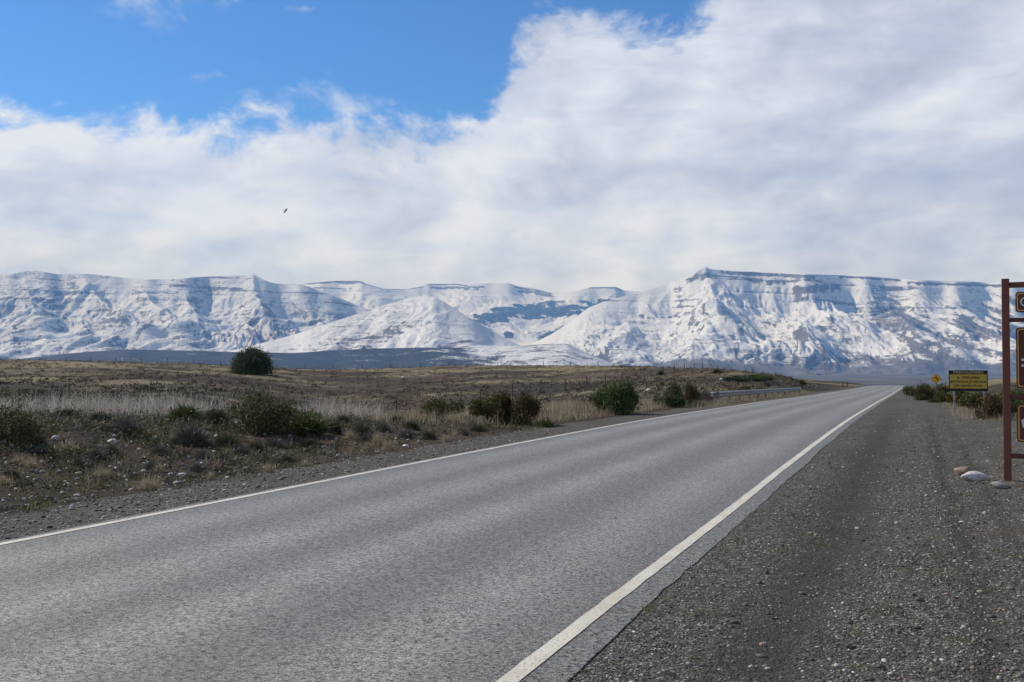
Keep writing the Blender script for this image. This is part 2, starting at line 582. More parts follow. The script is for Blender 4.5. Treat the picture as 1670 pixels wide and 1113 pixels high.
M['stone_pale'] = simple('pale_stone', (0.50, 0.475, 0.43), 0.85, 0.25, 9)
M['stone_grey'] = simple('grey_stone', (0.24, 0.235, 0.225), 0.85, 0.3, 9)
M['stone_tan'] = simple('tan_stone', (0.30, 0.215, 0.155), 0.85, 0.22, 9)

# white boulder with pinkish and dark patches
m, nt, b = mat_new('mottled_boulder')
tc = nt.n('ShaderNodeTexCoord').outputs['Object']
n1 = nt.noise(tc, 4.0, 5, 0.6)
n2 = nt.noise(tc, 9.0, 5, 0.7)
c = nt.mix(nt.rng(n1, 0.45, 0.62), (0.62, 0.61, 0.59), (0.42, 0.32, 0.25))
c = nt.mix(nt.rng(n2, 0.62, 0.70), c, (0.06, 0.06, 0.06))
nt.setin(b.inputs['Base Color'], c)
bump(nt, b, n2, 0.5, 0.02)
M['boulder'] = m

# ------------------------------------------------------------------ terrain heights
ST, CT = math.sin(math.atan(657 / F)), math.cos(math.atan(657 / F))     # road heading


def sv_of(X, Y):
    return X * CT - Y * ST, X * ST + Y * CT       # across (right positive), along


def xy_of(s, v):
    return s * CT + v * ST, -s * ST + v * CT


EDGE_R, EDGE_L = -1.89, -8.78                     # asphalt edges
LINE_R, LINE_L = -2.17, -8.60
_rv = [-60, 0, 30, 42, 71, 93, 117, 150, 210, 253, 278, 300, 320, 400, 600, 1000, 1600]
_rz = [0, 0, 0, -.13, -.50, -.84, -1.15, -1.58, -2.2, -2.85, -3.3, -4.0, -5.0, -12, -30, -55, -70]


def road_z(v):
    v = np.asarray(v, float)
    out = 0
    for k in (-8, -4, 0, 4, 8):
        out = out + np.interp(v + k, _rv, _rz)
    return out / 5


# height samples read from the place: column, distance, row on which that ground shows
ctrl = [
    (0, 18, 760), (0, 24, 720), (0, 31, 690), (0, 55, 655), (0, 95, 630), (0, 160, 610), (0, 290, 588),
    (-400, 20, 745), (-400, 55, 655), (-400, 160, 605), (-400, 290, 585),
    (150, 31, 692), (150, 60, 652), (150, 110, 625), (150, 290, 590),
    (300, 30, 698), (300, 48, 665), (300, 75, 640), (300, 150, 615), (300, 200, 605), (300, 290, 592.5),
    (411, 120, 628), (411, 200, 611), (430, 290, 599), (480, 30, 700),
    (540, 30, 702), (540, 45, 690), (563, 70, 686), (540, 100, 660), (540, 140, 640), (540, 200, 620), (540, 290, 603),
    (640, 42, 700), (640, 76, 679), (640, 110, 655), (640, 170, 630), (640, 290, 600),
    (760, 40, 692), (760, 89, 661), (760, 150, 630), (760, 220, 610), (760, 290, 596),
    (887, 36, 690), (887, 70, 661), (887, 107, 641), (887, 170, 620), (887, 230, 605), (887, 290, 595),
    (1005, 40, 675), (1060, 75, 640), (1060, 110, 625), (1060, 150, 616), (1060, 240, 599), (1060, 330, 600),
    (1120, 60, 657), (1180, 100, 630), (1180, 140, 612), (1180, 170, 601.5), (1180, 230, 607),
    (1250, 120, 620), (1250, 150, 609.5), (1250, 210, 618), (1292, 110, 630), (1292, 130, 617), (1292, 175, 626), (1348, 150, 629), (1348, 200, 631),
    (1600, 20, 748), (1600, 41, 688), (1670, 25, 722), (1670, 60, 650), (1560, 75, 643), (1600, 110, 628), (1540, 120, 632), (1620, 130, 619), (1620, 200, 628),
    (1560, 210, 632), (1900, 30, 700), (1900, 130, 612), (1900, 220, 622), (2300, 60, 650), (2300, 160, 612),
    (0, 340, 596), (411, 340, 603), (640, 340, 605), (887, 340, 603), (-400, 340, 594), (2300, 300, 625),
]
_cp = np.array([(c / 300.0, math.log(y) * 1.4) for c, y, r in ctrl])
_cz = np.array([CAM_H - (r - HOR) * y / F for c, y, r in ctrl])


def _tps(d2):
    return 0.5 * d2 * np.log(d2 + 1e-9)


_n = len(_cp)
_d2 = ((_cp[:, None] - _cp[None]) ** 2).sum(-1)
_A = np.zeros((_n + 3, _n + 3))
_A[:_n, :_n] = _tps(_d2) + np.eye(_n) * 0.01
_A[:_n, _n] = 1
_A[:_n, _n + 1:] = _cp
_A[_n:, :_n] = _A[:_n, _n:].T
_w = np.linalg.solve(_A, np.concatenate([_cz, np.zeros(3)]))


def field_z(X, Y):
    Yc = np.clip(Y, 14, 340)
    c = np.clip(CX + F * X / np.maximum(Y, 10), -500, 2400) / 300.0
    q = np.log(Yc) * 1.4
    out = np.full(np.shape(X), _w[_n])
    out = out + _w[_n + 1] * c + _w[_n + 2] * q
    for i in range(_n):
        out = out + _w[i] * _tps((c - _cp[i, 0]) ** 2 + (q - _cp[i, 1]) ** 2)
    return np.clip(out, -6, 6)


def ground_z(X, Y):
    X = np.asarray(X, float)
    Y = np.asarray(Y, float)
    s, v = sv_of(X, Y)
    zr = road_z(v)
    zf = field_z(X, Y)
    r = np.hypot(X, Y)
    wl = sstep(-10.6, -16.0, s)
    wr = sstep(3.2, 8.0, s)
    wgt = np.maximum(wl, wr) * sstep(12, 22, Y)
    fall = sstep(math.log(300), math.log(1500), np.log(np.maximum(r, 1)))
    zfar = -70 + 3 * fbm(X / 1300, Y / 1300, 3, 0.5, 3)
    zf = zf * (1 - fall) + zfar * fall
    zr = np.where(v > 320, zr * (1 - fall) + zfar * fall, zr)
    z = zr * (1 - wgt) + zf * wgt
    off = np.maximum(sstep(EDGE_L - 0.3, EDGE_L - 2.5, s), sstep(EDGE_R + 0.2, EDGE_R + 2.5, s))
    near = 1 - sstep(250, 500, r)
    z = z + off * near * (0.030 * fbm(X / 1.1, Y / 1.1, 3, 0.55, 9) * (1 - sstep(30, 70, r)))
    z = z + wl * near * (0.11 * fbm(X / 4.5, Y / 4.5, 3, 0.5, 21) * (1 - 0.6 * sstep(60, 200, r)) + 0.22 * fbm(X / 19, Y / 19, 3, 0.5, 27))
    bk = sstep(-10.8, -16.5, s) * (1 - sstep(-23, -33, s)) * (1 - sstep(38, 62, v)) * sstep(4, 12, Y)
    z = z + bk * (0.34 + 0.10 * fbm(X / 6.0, Y / 6.0, 2, 0.5, 23) + 0.07 * fbm(X / 1.5, Y / 1.5, 3, 0.55, 25))
    z = z + wr * near * 0.10 * fbm(X / 4.0, Y / 4.0, 3, 0.5, 31)
    rut = perlin(s / 0.55, v / 22.0, 41) * 0.025 * sstep(EDGE_R + 0.2, EDGE_R + 0.8, s) * (1 - sstep(4, 7, s)) * (1 - sstep(20, 60, r))
    side = np.where(s > EDGE_R - 0.4, -0.020, -0.05)
    return z + rut + side


def gz(x, y):
    return float(ground_z(np.array([x]), np.array([y]))[0])


_scan = np.exp(np.linspace(math.log(5.2), math.log(420), 1400))


def at(px, py):
    """where the line of sight through that photo point meets the ground"""
    X = (px - CX) / F * _scan
    row = HOR - (ground_z(X, _scan) - CAM_H) / _scan * F
    k = int(np.argmax(row <= py)) if (row <= py).any() else len(_scan) - 1
    return float(X[k]), float(_scan[k]), gz(X[k], _scan[k])


# ------------------------------------------------------------------ ground sheet
azs = np.concatenate([np.arange(-180, -33, 3.0), np.arange(-33, 33, 0.105), np.arange(33, 180, 3.0)])
rs = np.concatenate([[0.4, 1, 1.8, 2.6], np.exp(np.arange(math.log(3.4), math.log(380), 0.0165)), np.exp(np.arange(math.log(386), math.log(22500), 0.045))])
na_, nr_ = len(azs), len(rs)
A, Rr = np.meshgrid(np.radians(azs), rs, indexing='ij')
GX, GY = Rr * np.sin(A), Rr * np.cos(A)
GZ = ground_z(GX.ravel(), GY.ravel()).reshape(GX.shape)
idx = np.arange(na_ * nr_).reshape(na_, nr_)
i0, i1 = idx, np.roll(idx, -1, axis=0)
faces = np.stack([i0[:, :-1], i0[:, 1:], i1[:, 1:], i1[:, :-1]], -1).reshape(-1, 4)
S, V = sv_of(GX, GY)
gravel = np.maximum(sstep(-10.9, -10.0, S + 0.35 * perlin(V / 2.5, V * 0, 4)) * (S < -5), (S > -5) * (1 - sstep(3.0, 6.5, S + 1.2 * perlin(V / 5, S / 3, 6))))
gravel = gravel * (1 - sstep(230, 300, Rr))
far_a = sstep(330, 900, Rr)
pn = fbm(GX / 26, GY / 26, 4, 0.55, 51)
dry_a = 0.24 + 0.50 * pn + 0.30 * sstep(150, 260, Rr) - 0.34 * sstep(-30, -14, S) * (S < 0) * (Rr < 60) + 0.25 * (S > 2)
red_a = np.clip(0.75 * sstep(0.05, 0.5, fbm(GX / 34, GY / 34, 3, 0.5, 61)) + 0.12 * sstep(-26, -14, S) * (S < -9) * (Rr < 45), 0, 1)
px_, py_, _ = at(1625, 868)
red_a = np.maximum(red_a * ((S < -9) | (S > 6)), np.exp(-(((GX - px_) / 0.75) ** 2 + ((GY - py_) / 0.16) ** 2)) * 1.6)
green_a = 0.12 + 0.5 * fbm(GX / 11, GY / 11, 3, 0.5, 71) * (Rr > 12)
track_a = np.exp(-((S + 0.85 + 0.15 * perlin(V / 6, V * 0, 45)) / 0.42) ** 2) + np.exp(-((S - 0.42 + 0.10 * perlin(V / 4, V * 0, 46)) / 0.10) ** 2) + 0.8 * np.exp(-((S - 0.95 + 0.10 * perlin(V / 4, V * 0, 47)) / 0.10) ** 2)
track_a = np.clip(track_a, 0, 1) * (1 - sstep(18, 60, Rr))
ground = link('ground', mesh_np('ground', np.stack([GX, GY, GZ], -1).reshape(-1, 3), faces[:, ::-1], M['ground'], True,
              {'gravel': gravel, 'dry': dry_a, 'red': red_a, 'far': far_a, 'green': green_a, 'track': track_a}))
tag(ground, kind='structure')

# ------------------------------------------------------------------ road
vv = np.concatenate([np.arange(-45, 60, 0.25), np.arange(60, 330, 1.0)])
ss = np.linspace(0, 1, 15)
eL = EDGE_L + 0.03 * perlin(vv / 0.6, vv * 0, 81) + 0.03 * perlin(vv / 4, vv * 0, 82)
eR = EDGE_R + 0.035 * perlin(vv / 0.30, vv * 0, 83) + 0.035 * perlin(vv / 3.5, vv * 0, 84)
SS = eL[:, None] * (1 - ss) + eR[:, None] * ss
VV = np.repeat(vv[:, None], len(ss), 1)
ZZ = road_z(VV) + 0.035 * (1 - ((SS + 5.3) / 3.5) ** 2) - 0.012 + 0.006 * perlin(VV / 9, SS / 2.5, 86)
ZZ = ZZ + 0.0 * ZZ
RX, RY = xy_of(SS, VV)
# skirt rows at both edges so that the asphalt has a real broken edge
RX = np.concatenate([RX[:, :1], RX[:, :1], RX, RX[:, -1:], RX[:, -1:]], 1)
RY = np.concatenate([RY[:, :1], RY[:, :1], RY, RY[:, -1:], RY[:, -1:]], 1)
RZ = np.concatenate([ZZ[:, :1] - 0.14, ZZ[:, :1], ZZ, ZZ[:, -1:], ZZ[:, -1:] - 0.14], 1)
SS2 = np.concatenate([SS[:, :1], SS[:, :1], SS, SS[:, -1:], SS[:, -1:]], 1)
VV2 = np.repeat(vv[:, None], RX.shape[1], 1)
ii = np.arange(RX.size).reshape(RX.shape)
rf = np.stack([ii[:-1, :-1], ii[:-1, 1:], ii[1:, 1:], ii[1:, :-1]], -1)
rf = np.concatenate([rf[:, :1], rf[:, 2:-2], rf[:, -1:]], 1).reshape(-1, 4)
road = link('road', mesh_np('road', np.stack([RX, RY, RZ], -1).reshape(-1, 3), rf, M['asphalt'], True, {'lat': SS2, 'along': VV2}))
tag(road, kind='structure')


def road_top(s, v):
    return road_z(v) + 0.035 * (1 - ((s + 5.3) / 3.5) ** 2) - 0.012 + 0.006 * perlin(v / 9, s / 2.5, 86)


for ln in (LINE_L, LINE_R):
    a = ln - 0.06 + 0.012 * perlin(vv / 0.35, vv * 0, 91) + 0.012 * perlin(vv / 5.0, vv * 0, 93)
    bq = ln + 0.06 + 0.012 * perlin(vv / 0.35, vv * 0 + 3, 92) + 0.012 * perlin(vv / 5.0, vv * 0, 93)
    s4 = np.stack([a, a * .67 + bq * .33, a * .33 + bq * .67, bq], 1)
    v4 = np.repeat(vv[:, None], 4, 1)
    lx, ly = xy_of(s4, v4)
    lz = np.maximum(road_top(s4, v4), np.stack([np.interp(s4[k], SS[k], ZZ[k]) for k in range(len(vv))])) + 0.005
    li = np.arange(s4.size).reshape(s4.shape)
    lf = np.stack([li[:-1, :-1], li[:-1, 1:], li[1:, 1:], li[1:, :-1]], -1).reshape(-1, 4)
    o = link('edge_line', mesh_np('edge_line', np.stack([lx, ly, lz], -1).reshape(-1, 3), lf, M['paint'], True), road)


# ------------------------------------------------------------------ mountains
def mountain(name, crest, Yc, W, foot, nx, nt_, mat, prof=1.6, amp=70.0, L=900.0, spurs=(), terr=0.0, seed=0,
             bare=None, rock_fn=None, wood_fn=None, cliff=0.0, caps=(), x0=None, x1=None, hills=0.0):
    cx_ = np.array([c[0] for c in crest], float)
    cy_ = np.array([c[1] for c in crest], float)
    xs = np.linspace(cx_[0] if x0 is None else x0, cx_[-1] if x1 is None else x1, nx)
    cr = np.interp(xs, cx_, cy_)
    k = np.array([1, 2, 3, 2, 1], float) / 9
    cr = np.convolve(np.pad(cr, 2, 'edge'), k, 'valid')
    q = np.linspace(0, 1, nt_)
    t = np.concatenate([[-0.45, -0.25, -0.12, -0.05, -0.015], q ** 1.35])
    XS, T = np.meshgrid(xs, t, indexing='ij')
    wob = 0.05 * Yc * fbm(XS / 170.0, XS * 0 + seed, 3, 0.5, seed + 5)          # the front is not one straight wall
    Y = Yc + wob - W * T
    zc = CAM_H + (HOR - cr)[:, None] / F * (Yc + wob)
    X = (XS - CX) / F * Y
    Tc = np.clip(T, 0, 1)
    tc_ = 0.17 + 0.05 * fbm(XS / 60.0, XS * 0, 2, 0.5, seed + 8)
    p = 1 - cliff * (1 - (1 - np.clip(Tc / tc_, 0, 1)) ** 1.25) - (1 - cliff) * (1 - (1 - Tc) ** prof)
    z = foot + (zc - foot) * p
    hgt = np.clip((zc - foot) / 900.0, 0.05, 1.4)
    wx = 0.55 * fbm(X / (L * 1.7), Y / (L * 1.7), 2, 0.5, seed + 11)
    rd = ridged(X / L + wx, Y / (L * 2.6) + 0.4 * wx, 5, 0.52, seed + 21)
    env = sstep(0.0, 0.16, Tc) * (1 - 0.75 * sstep(0.62, 1.0, Tc))
    z = z + amp * hgt * (rd - 0.62) * 2.2 * env
    if hills:
        hh = fbm(X / 1150 + wx, Y / 1500, 4, 0.5, seed + 31)
        z = z + hills * hgt * hh * sstep(0.28, 0.5, Tc) * (1 - 0.6 * sstep(0.8, 1, Tc))
    for (a0, t0, a1, t1, wd, am) in spurs:
        tt = np.clip((Tc - t0) / (t1 - t0), 0, 1)
        c = a0 + (a1 - a0) * tt + 4 * perlin(Tc * 9, XS * 0 + seed, seed + 3)
        ww = wd * (0.35 + 0.65 * tt)
        z = z + am * np.clip(1 - np.abs(XS - c) / ww, 0, 1) * np.sin(np.pi * np.clip(tt, 0.0, 1.0)) ** 0.7
    gl = ridged(X / (L * 0.22) + 1.4 * wx, Y / (L * 1.1) + wx, 4, 0.55, seed + 43)
    z = z + amp * 0.44 * hgt * (gl - 0.6) * sstep(0.02, 0.12, Tc) * (1 - 0.5 * sstep(0.6, 1, Tc))
    z = z + 3.5 * hgt * fbm(X / 130, Y / 130, 3, 0.55, seed + 41) * sstep(0.0, 0.05, Tc)
    if terr > 0:
        per = 62.0
        zz = z + 16 * fbm(X / 1500, Y / 1500, 2, 0.5, seed + 51)
        z = z + terr * 20 * perlin(zz / per, X / 5000.0, seed + 53) * (1 - sstep(0.28, 0.55, Tc)) * sstep(0.004, 0.03, Tc)
    # behind the crest it falls away
    z = z - np.clip(-T, 0, 1) * (zc - foot) * 0.35
    # slope
    P3 = np.stack([X, Y, z], -1)
    dx = np.gradient(P3, axis=0)
    dt = np.gradient(P3, axis=1)
    nrm = np.cross(dx, dt)
    nrm /= np.linalg.norm(nrm, axis=-1, keepdims=True) + 1e-9
    nz = np.abs(nrm[..., 2])
    row = HOR - (z - CAM_H) / Y * F
    rock = 0.50 * sstep(0.74, 0.46, nz)
    zb = z + 0.02 * X + 26 * fbm(X / 1300, Y / 1300, 2, 0.5, seed + 63)
    band = 0.7 * perlin(zb / 24.0, X / 1500, seed + 61) + 0.6 * perlin(zb / 67.0, X / 1800, seed + 62)
    rock = rock + 0.22 * (1 - sstep(0.30, 0.5, Tc)) + (0.7 if terr > 0 else 0.0) * sstep(0.20, 0.48, band + 0.25 * fbm(X / 170, Y / 400, 2, 0.5, seed + 67)) * sstep(0.97, 0.82, nz) * (1 - sstep(0.24, 0.42, Tc)) * sstep(-0.35, 0.3, fbm(X / 900, Y / 900, 2, 0.5, seed + 64))
    rock = rock + (0.21 + 0.22 * sstep(-0.1, 0.4, fbm(X / 1100, Y / 1100, 3, 0.5, seed + 65))) * sstep(0.2, 0.6, Tc)
    for (a0, a1, t0, t1) in caps:
        cw = perlin(XS / 9.0, XS * 0, seed + 66) * 0.35 + 1
        rock = rock + (0.75 + 0.5 * perlin(XS / 5.0, Tc * 60, seed + 68)) * sstep(a0 - 4, a0 + 4, XS) * sstep(a1 + 6, a1 - 6, XS) * sstep(t0 * 0.5, t0, Tc) * sstep(t1 * cw * 1.3, t1 * cw * 0.8, Tc)
    vein = np.abs(fbm(X / 520 + 1.3 * wx, Y / 1500, 3, 0.55, seed + 71))
    vm = sstep(-0.1, 0.35, fbm(X / 1700, Y / 1700, 2, 0.5, seed + 75)) * sstep(0.25, 0.5, Tc)
    rock = rock + 0.75 * sstep(0.10, 0.015, vein) * vm
    vein2 = np.abs(fbm(X / 260 + 1.6 * wx, Y / 700 + wx, 3, 0.55, seed + 73))
    rock = rock + 0.62 * sstep(0.09, 0.01, vein2) * sstep(0.15, 0.4, Tc)
    rock = rock + 0.30 * (fbm(X / 700, Y / 900, 3, 0.55, seed + 81)) * sstep(0.2, 0.5, Tc)
    if bare is not None:
        zb0, zb1 = bare
        rock = rock + 0.95 * sstep(zb1, zb0, z + 80 * fbm(X / 1400, Y / 1400, 4, 0.55, seed + 91))
    wood = np.zeros_like(z)
    if rock_fn is not None:
        rock = rock_fn(rock, XS, row, X, Y, z, Tc)
    if wood_fn is not None:
        wood = wood_fn(XS, row, X, Y)
    ix = np.arange(z.size).reshape(z.shape)
    f = np.stack([ix[:-1, :-1], ix[:-1, 1:], ix[1:, 1:], ix[1:, :-1]], -1).reshape(-1, 4)
    o = link(name, mesh_np(name, P3.reshape(-1, 3), f, mat, True, {'rock': np.clip(rock, -0.3, 1.4), 'wood': wood}))
    tag(o, kind='structure')
    return o


def wood_valley(XS, row, X, Y):
    n = 9 * fbm(X / 420, Y / 420, 4, 0.6, 131)
    out = np.zeros_like(XS)
    for (cx_, cy_, rx, ry, sl) in [(845, 508, 70, 9, -0.10), (905, 510, 60, 10, -0.16), (800, 519, 34, 8, 0.05), (955, 500, 40, 7, -0.25),
                                   (930, 532, 60, 7, -0.38), (985, 497, 30, 6, -0.2), (830, 548, 10, 6, 0.0), (890, 497, 40, 4, -0.1)]:
        d = ((XS - cx_) / rx) ** 2 + ((row + n - cy_ - sl * (XS - cx_)) / ry) ** 2
        out = np.maximum(out, np.clip(1.3 - d, 0, 1))
    return out


mountain('far_mesas', [(300, 478), (440, 470), (480, 466), (500, 462), (545, 458), (588, 458), (596, 463), (625, 471), (660, 472), (690, 467), (698, 463),
                       (745, 463), (760, 465), (790, 462), (830, 462), (845, 467), (872, 470), (890, 475), (905, 478), (930, 477), (955, 471), (963, 468.5),
                       (1005, 468), (1018, 474), (1080, 478), (1250, 490)],
         20000, 6200, 300, 620, 110, M['mount'], 1.25, 60, 1300, terr=0.5, seed=200, cliff=0.16, caps=[(500, 600, 0.002, 0.012), (695, 762, 0.002, 0.010), (700, 790, 0.03, 0.04), (838, 900, 0.012, 0.022), (845, 905, 0.04, 0.05), (960, 1008, 0.002, 0.010), (600, 690, 0.002, 0.006)], wood_fn=wood_valley, hills=40,
         rock_fn=lambda r, XS, row, X, Y, z, T: r - 0.25 * sstep(0.1, 0.3, T))

mountain('snowy_range', [(-520, 455), (-300, 441), (-120, 446), (0, 447), (26, 446), (38, 442), (60, 442), (80, 445), (92, 447.5), (130, 446), (160, 448), (200, 453),
                         (240, 456), (290, 455), (320, 452), (360, 450), (400, 449), (412, 447), (425, 454), (440, 461), (455, 463), (485, 463), (505, 468),
                         (530, 478), (560, 489), (600, 505), (650, 528), (720, 558), (820, 592)],
         13000, 5400, -80, 860, 190, M['mount'], 1.45, 95, 1150, terr=0.35, seed=300, cliff=0.29, hills=55,
         spurs=[(135, 0.02, 235, 0.5, 60, 190), (225, 0.02, 300, 0.45, 40, 130), (300, 0.05, 330, 0.45, 40, 120), (412, 0.0, 440, 0.5, 75, 170),
                (40, 0.02, 60, 0.4, 50, 120), (-80, 0.02, -60, 0.45, 80, 150), (505, 0.05, 560, 0.6, 45, 80)],
         bare=(20, 95), rock_fn=lambda r, XS, row, X, Y, z, T: r + 0.20 * (1 - sstep(0.16, 0.32, T)) * sstep(-0.3, 0.3, fbm(X / 1300, Y / 1300, 2, 0.5, 311)))

mountain('pyramid_hill', [(280, 592), (400, 567), (480, 546), (540, 526), (580, 513), (620, 500), (650, 491), (672, 485), (690, 483), (708, 485), (725, 493),
                          (760, 515), (800, 538), (840, 560), (880, 578), (940, 594)],
         9800, 2700, -80, 460, 130, M['mount'], 1.35, 34, 520, seed=400, hills=0,
         spurs=[(706, 0.02, 690, 0.95, 60, 24), (640, 0.1, 560, 0.9, 55, 45), (600, 0.1, 480, 0.9, 50, 40)],
         rock_fn=lambda r, XS, row, X, Y, z, T: r - 0.16 + 0.34 * sstep(715, 640, XS + 30 * fbm(X / 300, Y / 300, 3, 0.5, 7)) * sstep(470, 560, XS) + 0.5 * sstep(560, 585, row))


def rock_mesa(r, XS, row, X, Y, z, T):
    dip = fbm((XS + 1.6 * row) / 240.0, (row - 0.42 * XS) / 26.0, 4, 0.6, 141)
    return r - 0.05 + 0.75 * sstep(0.0, 0.45, dip) * sstep(1330, 1560, XS) * sstep(460, 480, row)


mountain('right_mesa', [(760, 594), (830, 572), (870, 560), (900, 545), (930, 525), (960, 502), (985, 492), (1010, 485), (1050, 475), (1085, 464), (1110, 456),
                        (1130, 448), (1139, 441), (1147, 438), (1152, 434), (1158, 439), (1170, 440), (1200, 442), (1300, 446.5), (1400, 450), (1450, 453),
                        (1500, 457), (1600, 460), (1670, 463), (1800, 468), (2000, 478), (2400, 500)],
         12500, 4500, -85, 960, 190, M['mount'], 1.5, 80, 1000, terr=0.35, seed=500, cliff=0.20, caps=[(1175, 1330, 0.004, 0.016), (1145, 1172, 0.03, 0.055), (1225, 1285, 0.040, 0.047), (1295, 1370, 0.062, 0.068), (1370, 1470, 0.004, 0.012), (1480, 1640, 0.012, 0.02), (1120, 1140, 0.01, 0.03)], hills=70,
         spurs=[(1158, 0.03, 1178, 0.55, 70, 170), (1180, 0.08, 1240, 0.45, 34, 80), (1330, 0.12, 1390, 0.6, 60, 130), (1430, 0.1, 1560, 0.8, 60, 110),
                (1040, 0.1, 1010, 0.7, 60, 80), (1540, 0.1, 1680, 0.8, 70, 110), (1700, 0.1, 1800, 0.8, 80, 110)],
         bare=(-45, 130), rock_fn=rock_mesa)

mountain('dark_foothill', [(-500, 600), (20, 587), (110, 577), (200, 570), (300, 572), (400, 575), (480, 576), (540, 572), (600, 569), (680, 567), (740, 568),
                           (765, 566), (790, 562), (815, 565), (850, 564), (900, 561), (925, 560.5), (945, 570), (975, 583), (1010, 598), (1050, 608)],
         6600, 1700, -85, 620, 70, M['low'], 1.3, 22, 420, seed=600,
         rock_fn=lambda r, XS, row, X, Y, z, T: 1.08 - 0.70 * sstep(620, 820, XS - 2.6 * (row - 570)) + 0.34 * fbm(X / 260, Y / 130, 4, 0.6, 603))

# ------------------------------------------------------------------ haze
hb = MB().box((0, 0, 690), (49000, 49000, 1540))
hz_m = bpy.data.materials.new('haze_air')
hz_m.use_nodes = True
hn = NT(hz_m.node_tree)
ho = hn.n('ShaderNodeOutputMaterial')
pv = hn.n('ShaderNodeVolumePrincipled')
pv.inputs['Color'].default_value = (0.20, 0.46, 1.0, 1)
pv.inputs['Absorption Color'].default_value = (1, 1, 1, 1)
pv.inputs['Density'].default_value = 4.8e-5
pv.inputs['Anisotropy'].default_value = 0.0
hn.link(pv.outputs[0], ho.inputs['Volume'])
haze = link('haze', hb.mesh('haze', hz_m))
tag(haze, 'thin blue air over the plain and mountains', 'haze', kind='stuff')


# ------------------------------------------------------------------ vegetation generators (numpy)
def blades(base, h, lean, wdt, seg=2, r=rng, az=None):
    """grass blades: base (n,3), h (n,), lean (n,) sideways reach as share of height"""
    n = len(base)
    a = r.uniform(0, 2 * np.pi, n) if az is None else az
    d = np.stack([np.cos(a), np.sin(a), np.zeros(n)], -1)
    fa = r.uniform(0, np.pi, n)
    side = np.stack([np.cos(fa), np.sin(fa), np.zeros(n)], -1)
    vs_, k = [], 0
    for i in range(seg):
        u = i / seg
        c = base + d * (h * lean * u ** 1.7)[:, None] + np.array([0, 0, 1.0]) * (h * (u - 0.18 * lean * u * u))[:, None]
        ww = (wdt * (1 - 0.75 * u))[:, None]
        vs_ += [c - side * ww / 2, c + side * ww / 2]
    tip = base + d * (h * lean)[:, None] + np.array([0, 0, 1.0]) * (h * (1 - 0.18 * lean))[:, None]
    vs_.append(tip)
    k = len(vs_)
    v = np.stack(vs_, 1)                      # n,k,3
    o = np.arange(n)[:, None] * k
    tri = []
    for i in range(seg - 1):
        q = 2 * i
        tri += [[q, q + 1, q + 3], [q, q + 3, q + 2]]
    q = 2 * (seg - 1)
    tri.append([q, q + 1, q + 2])
    f = (o[:, None] + np.array(tri)[None]).reshape(-1, 3)
    return v.reshape(-1, 3), f


def join(parts):
    vs_, fs, o = [], [], 0
    for v, f in parts:
        vs_.append(v)
        fs.append(f + o)
        o += len(v)
    return np.concatenate(vs_), np.concatenate(fs)


def leaves(c, size, r=rng, aspect=0.55):
    n = len(c)
    a = r.normal(size=(n, 3))
    a /= np.linalg.norm(a, axis=1, keepdims=True)
    b_ = np.cross(a, r.normal(size=(n, 3)))
    b_ /= np.linalg.norm(b_, axis=1, keepdims=True)
    s = (size * r.uniform(0.6, 1.35, n))[:, None]
    v = np.stack([c - a * s * .5, c + b_ * s * aspect * .5, c + a * s * .5, c - b_ * s * aspect * .5], 1)
    f = (np.arange(n)[:, None] * 4)[:, None] + np.array([[0, 1, 2], [0, 2, 3]])[None]
    return v.reshape(-1, 3), f.reshape(-1, 3)


def leafy_cloud(n, lobes, seed, leaf, rough=0.16, flat=1.0, skirt=0.0):
    """points through a crown built of clumps; unit crown: radius 1 wide, height 1"""
    r = np.random.default_rng(seed)
    cl = []
    for k in range(lobes):
        a = r.uniform(0, 2 * np.pi)
        q = math.sqrt(r.uniform(0, 1)) * 0.72
        top = (1 - q * q * 0.85)
        zc = r.uniform(0.12 + skirt, max(0.25, top * 0.80))
        cl.append((q * math.cos(a), q * math.sin(a), zc, r.uniform(0.20, 0.34)))
    cl = np.array(cl)
    k = r.integers(0, lobes, n)
    d = r.normal(size=(n, 3))
    d /= np.linalg.norm(d, axis=1, keepdims=True)
    rad = cl[k, 3] * (r.uniform(0, 1, n) ** 0.33) * (1 + rough * r.normal(size=n))
    p = cl[k, :3] + d * rad[:, None] * np.array([1, 1, 0.85])
    # stray sprays poking out of the outline
    m_ = n // 9
    j = r.integers(0, lobes, m_)
    dd = r.normal(size=(m_, 3))
    dd[:, 2] = np.abs(dd[:, 2]) * 0.9
    dd /= np.linalg.norm(dd, axis=1, keepdims=True)
    spine = np.repeat(dd[::12], 12, 0)[:m_]
    jj = np.repeat(j[::12], 12)[:m_]
    tt = np.tile(np.linspace(0.7, 1.45, 12), m_ // 12 + 1)[:m_]
    p2 = cl[jj, :3] + spine * (cl[jj, 3] * tt)[:, None] + r.normal(size=(m_, 3)) * 0.018
    p = np.concatenate([p, p2])
    p = p[p[:, 2] > 0.01]
    return p, cl


def bush_meshes(name, mat, seed, n=5200, lobes=16, leaf=0.05, skirt=0.0, rough=0.16):
    p, cl = leafy_cloud(n, lobes, seed, leaf, rough, skirt=skirt)
    v, f = leaves(p, leaf, np.random.default_rng(seed + 1))
    fol = mesh_np(name, v, f, mat)
    mb = MB()
    for c in cl:
        x, y, z, r_ = c
        mid = (x * 0.35, y * 0.35, z * 0.5)
        mb.tube((x * 0.08, y * 0.08, -0.05), mid, 0.022, 0.014, 4)
        mb.tube(mid, (x, y, z), 0.014, 0.005, 4)
    return fol, mb.mesh('branches', M['bark'])


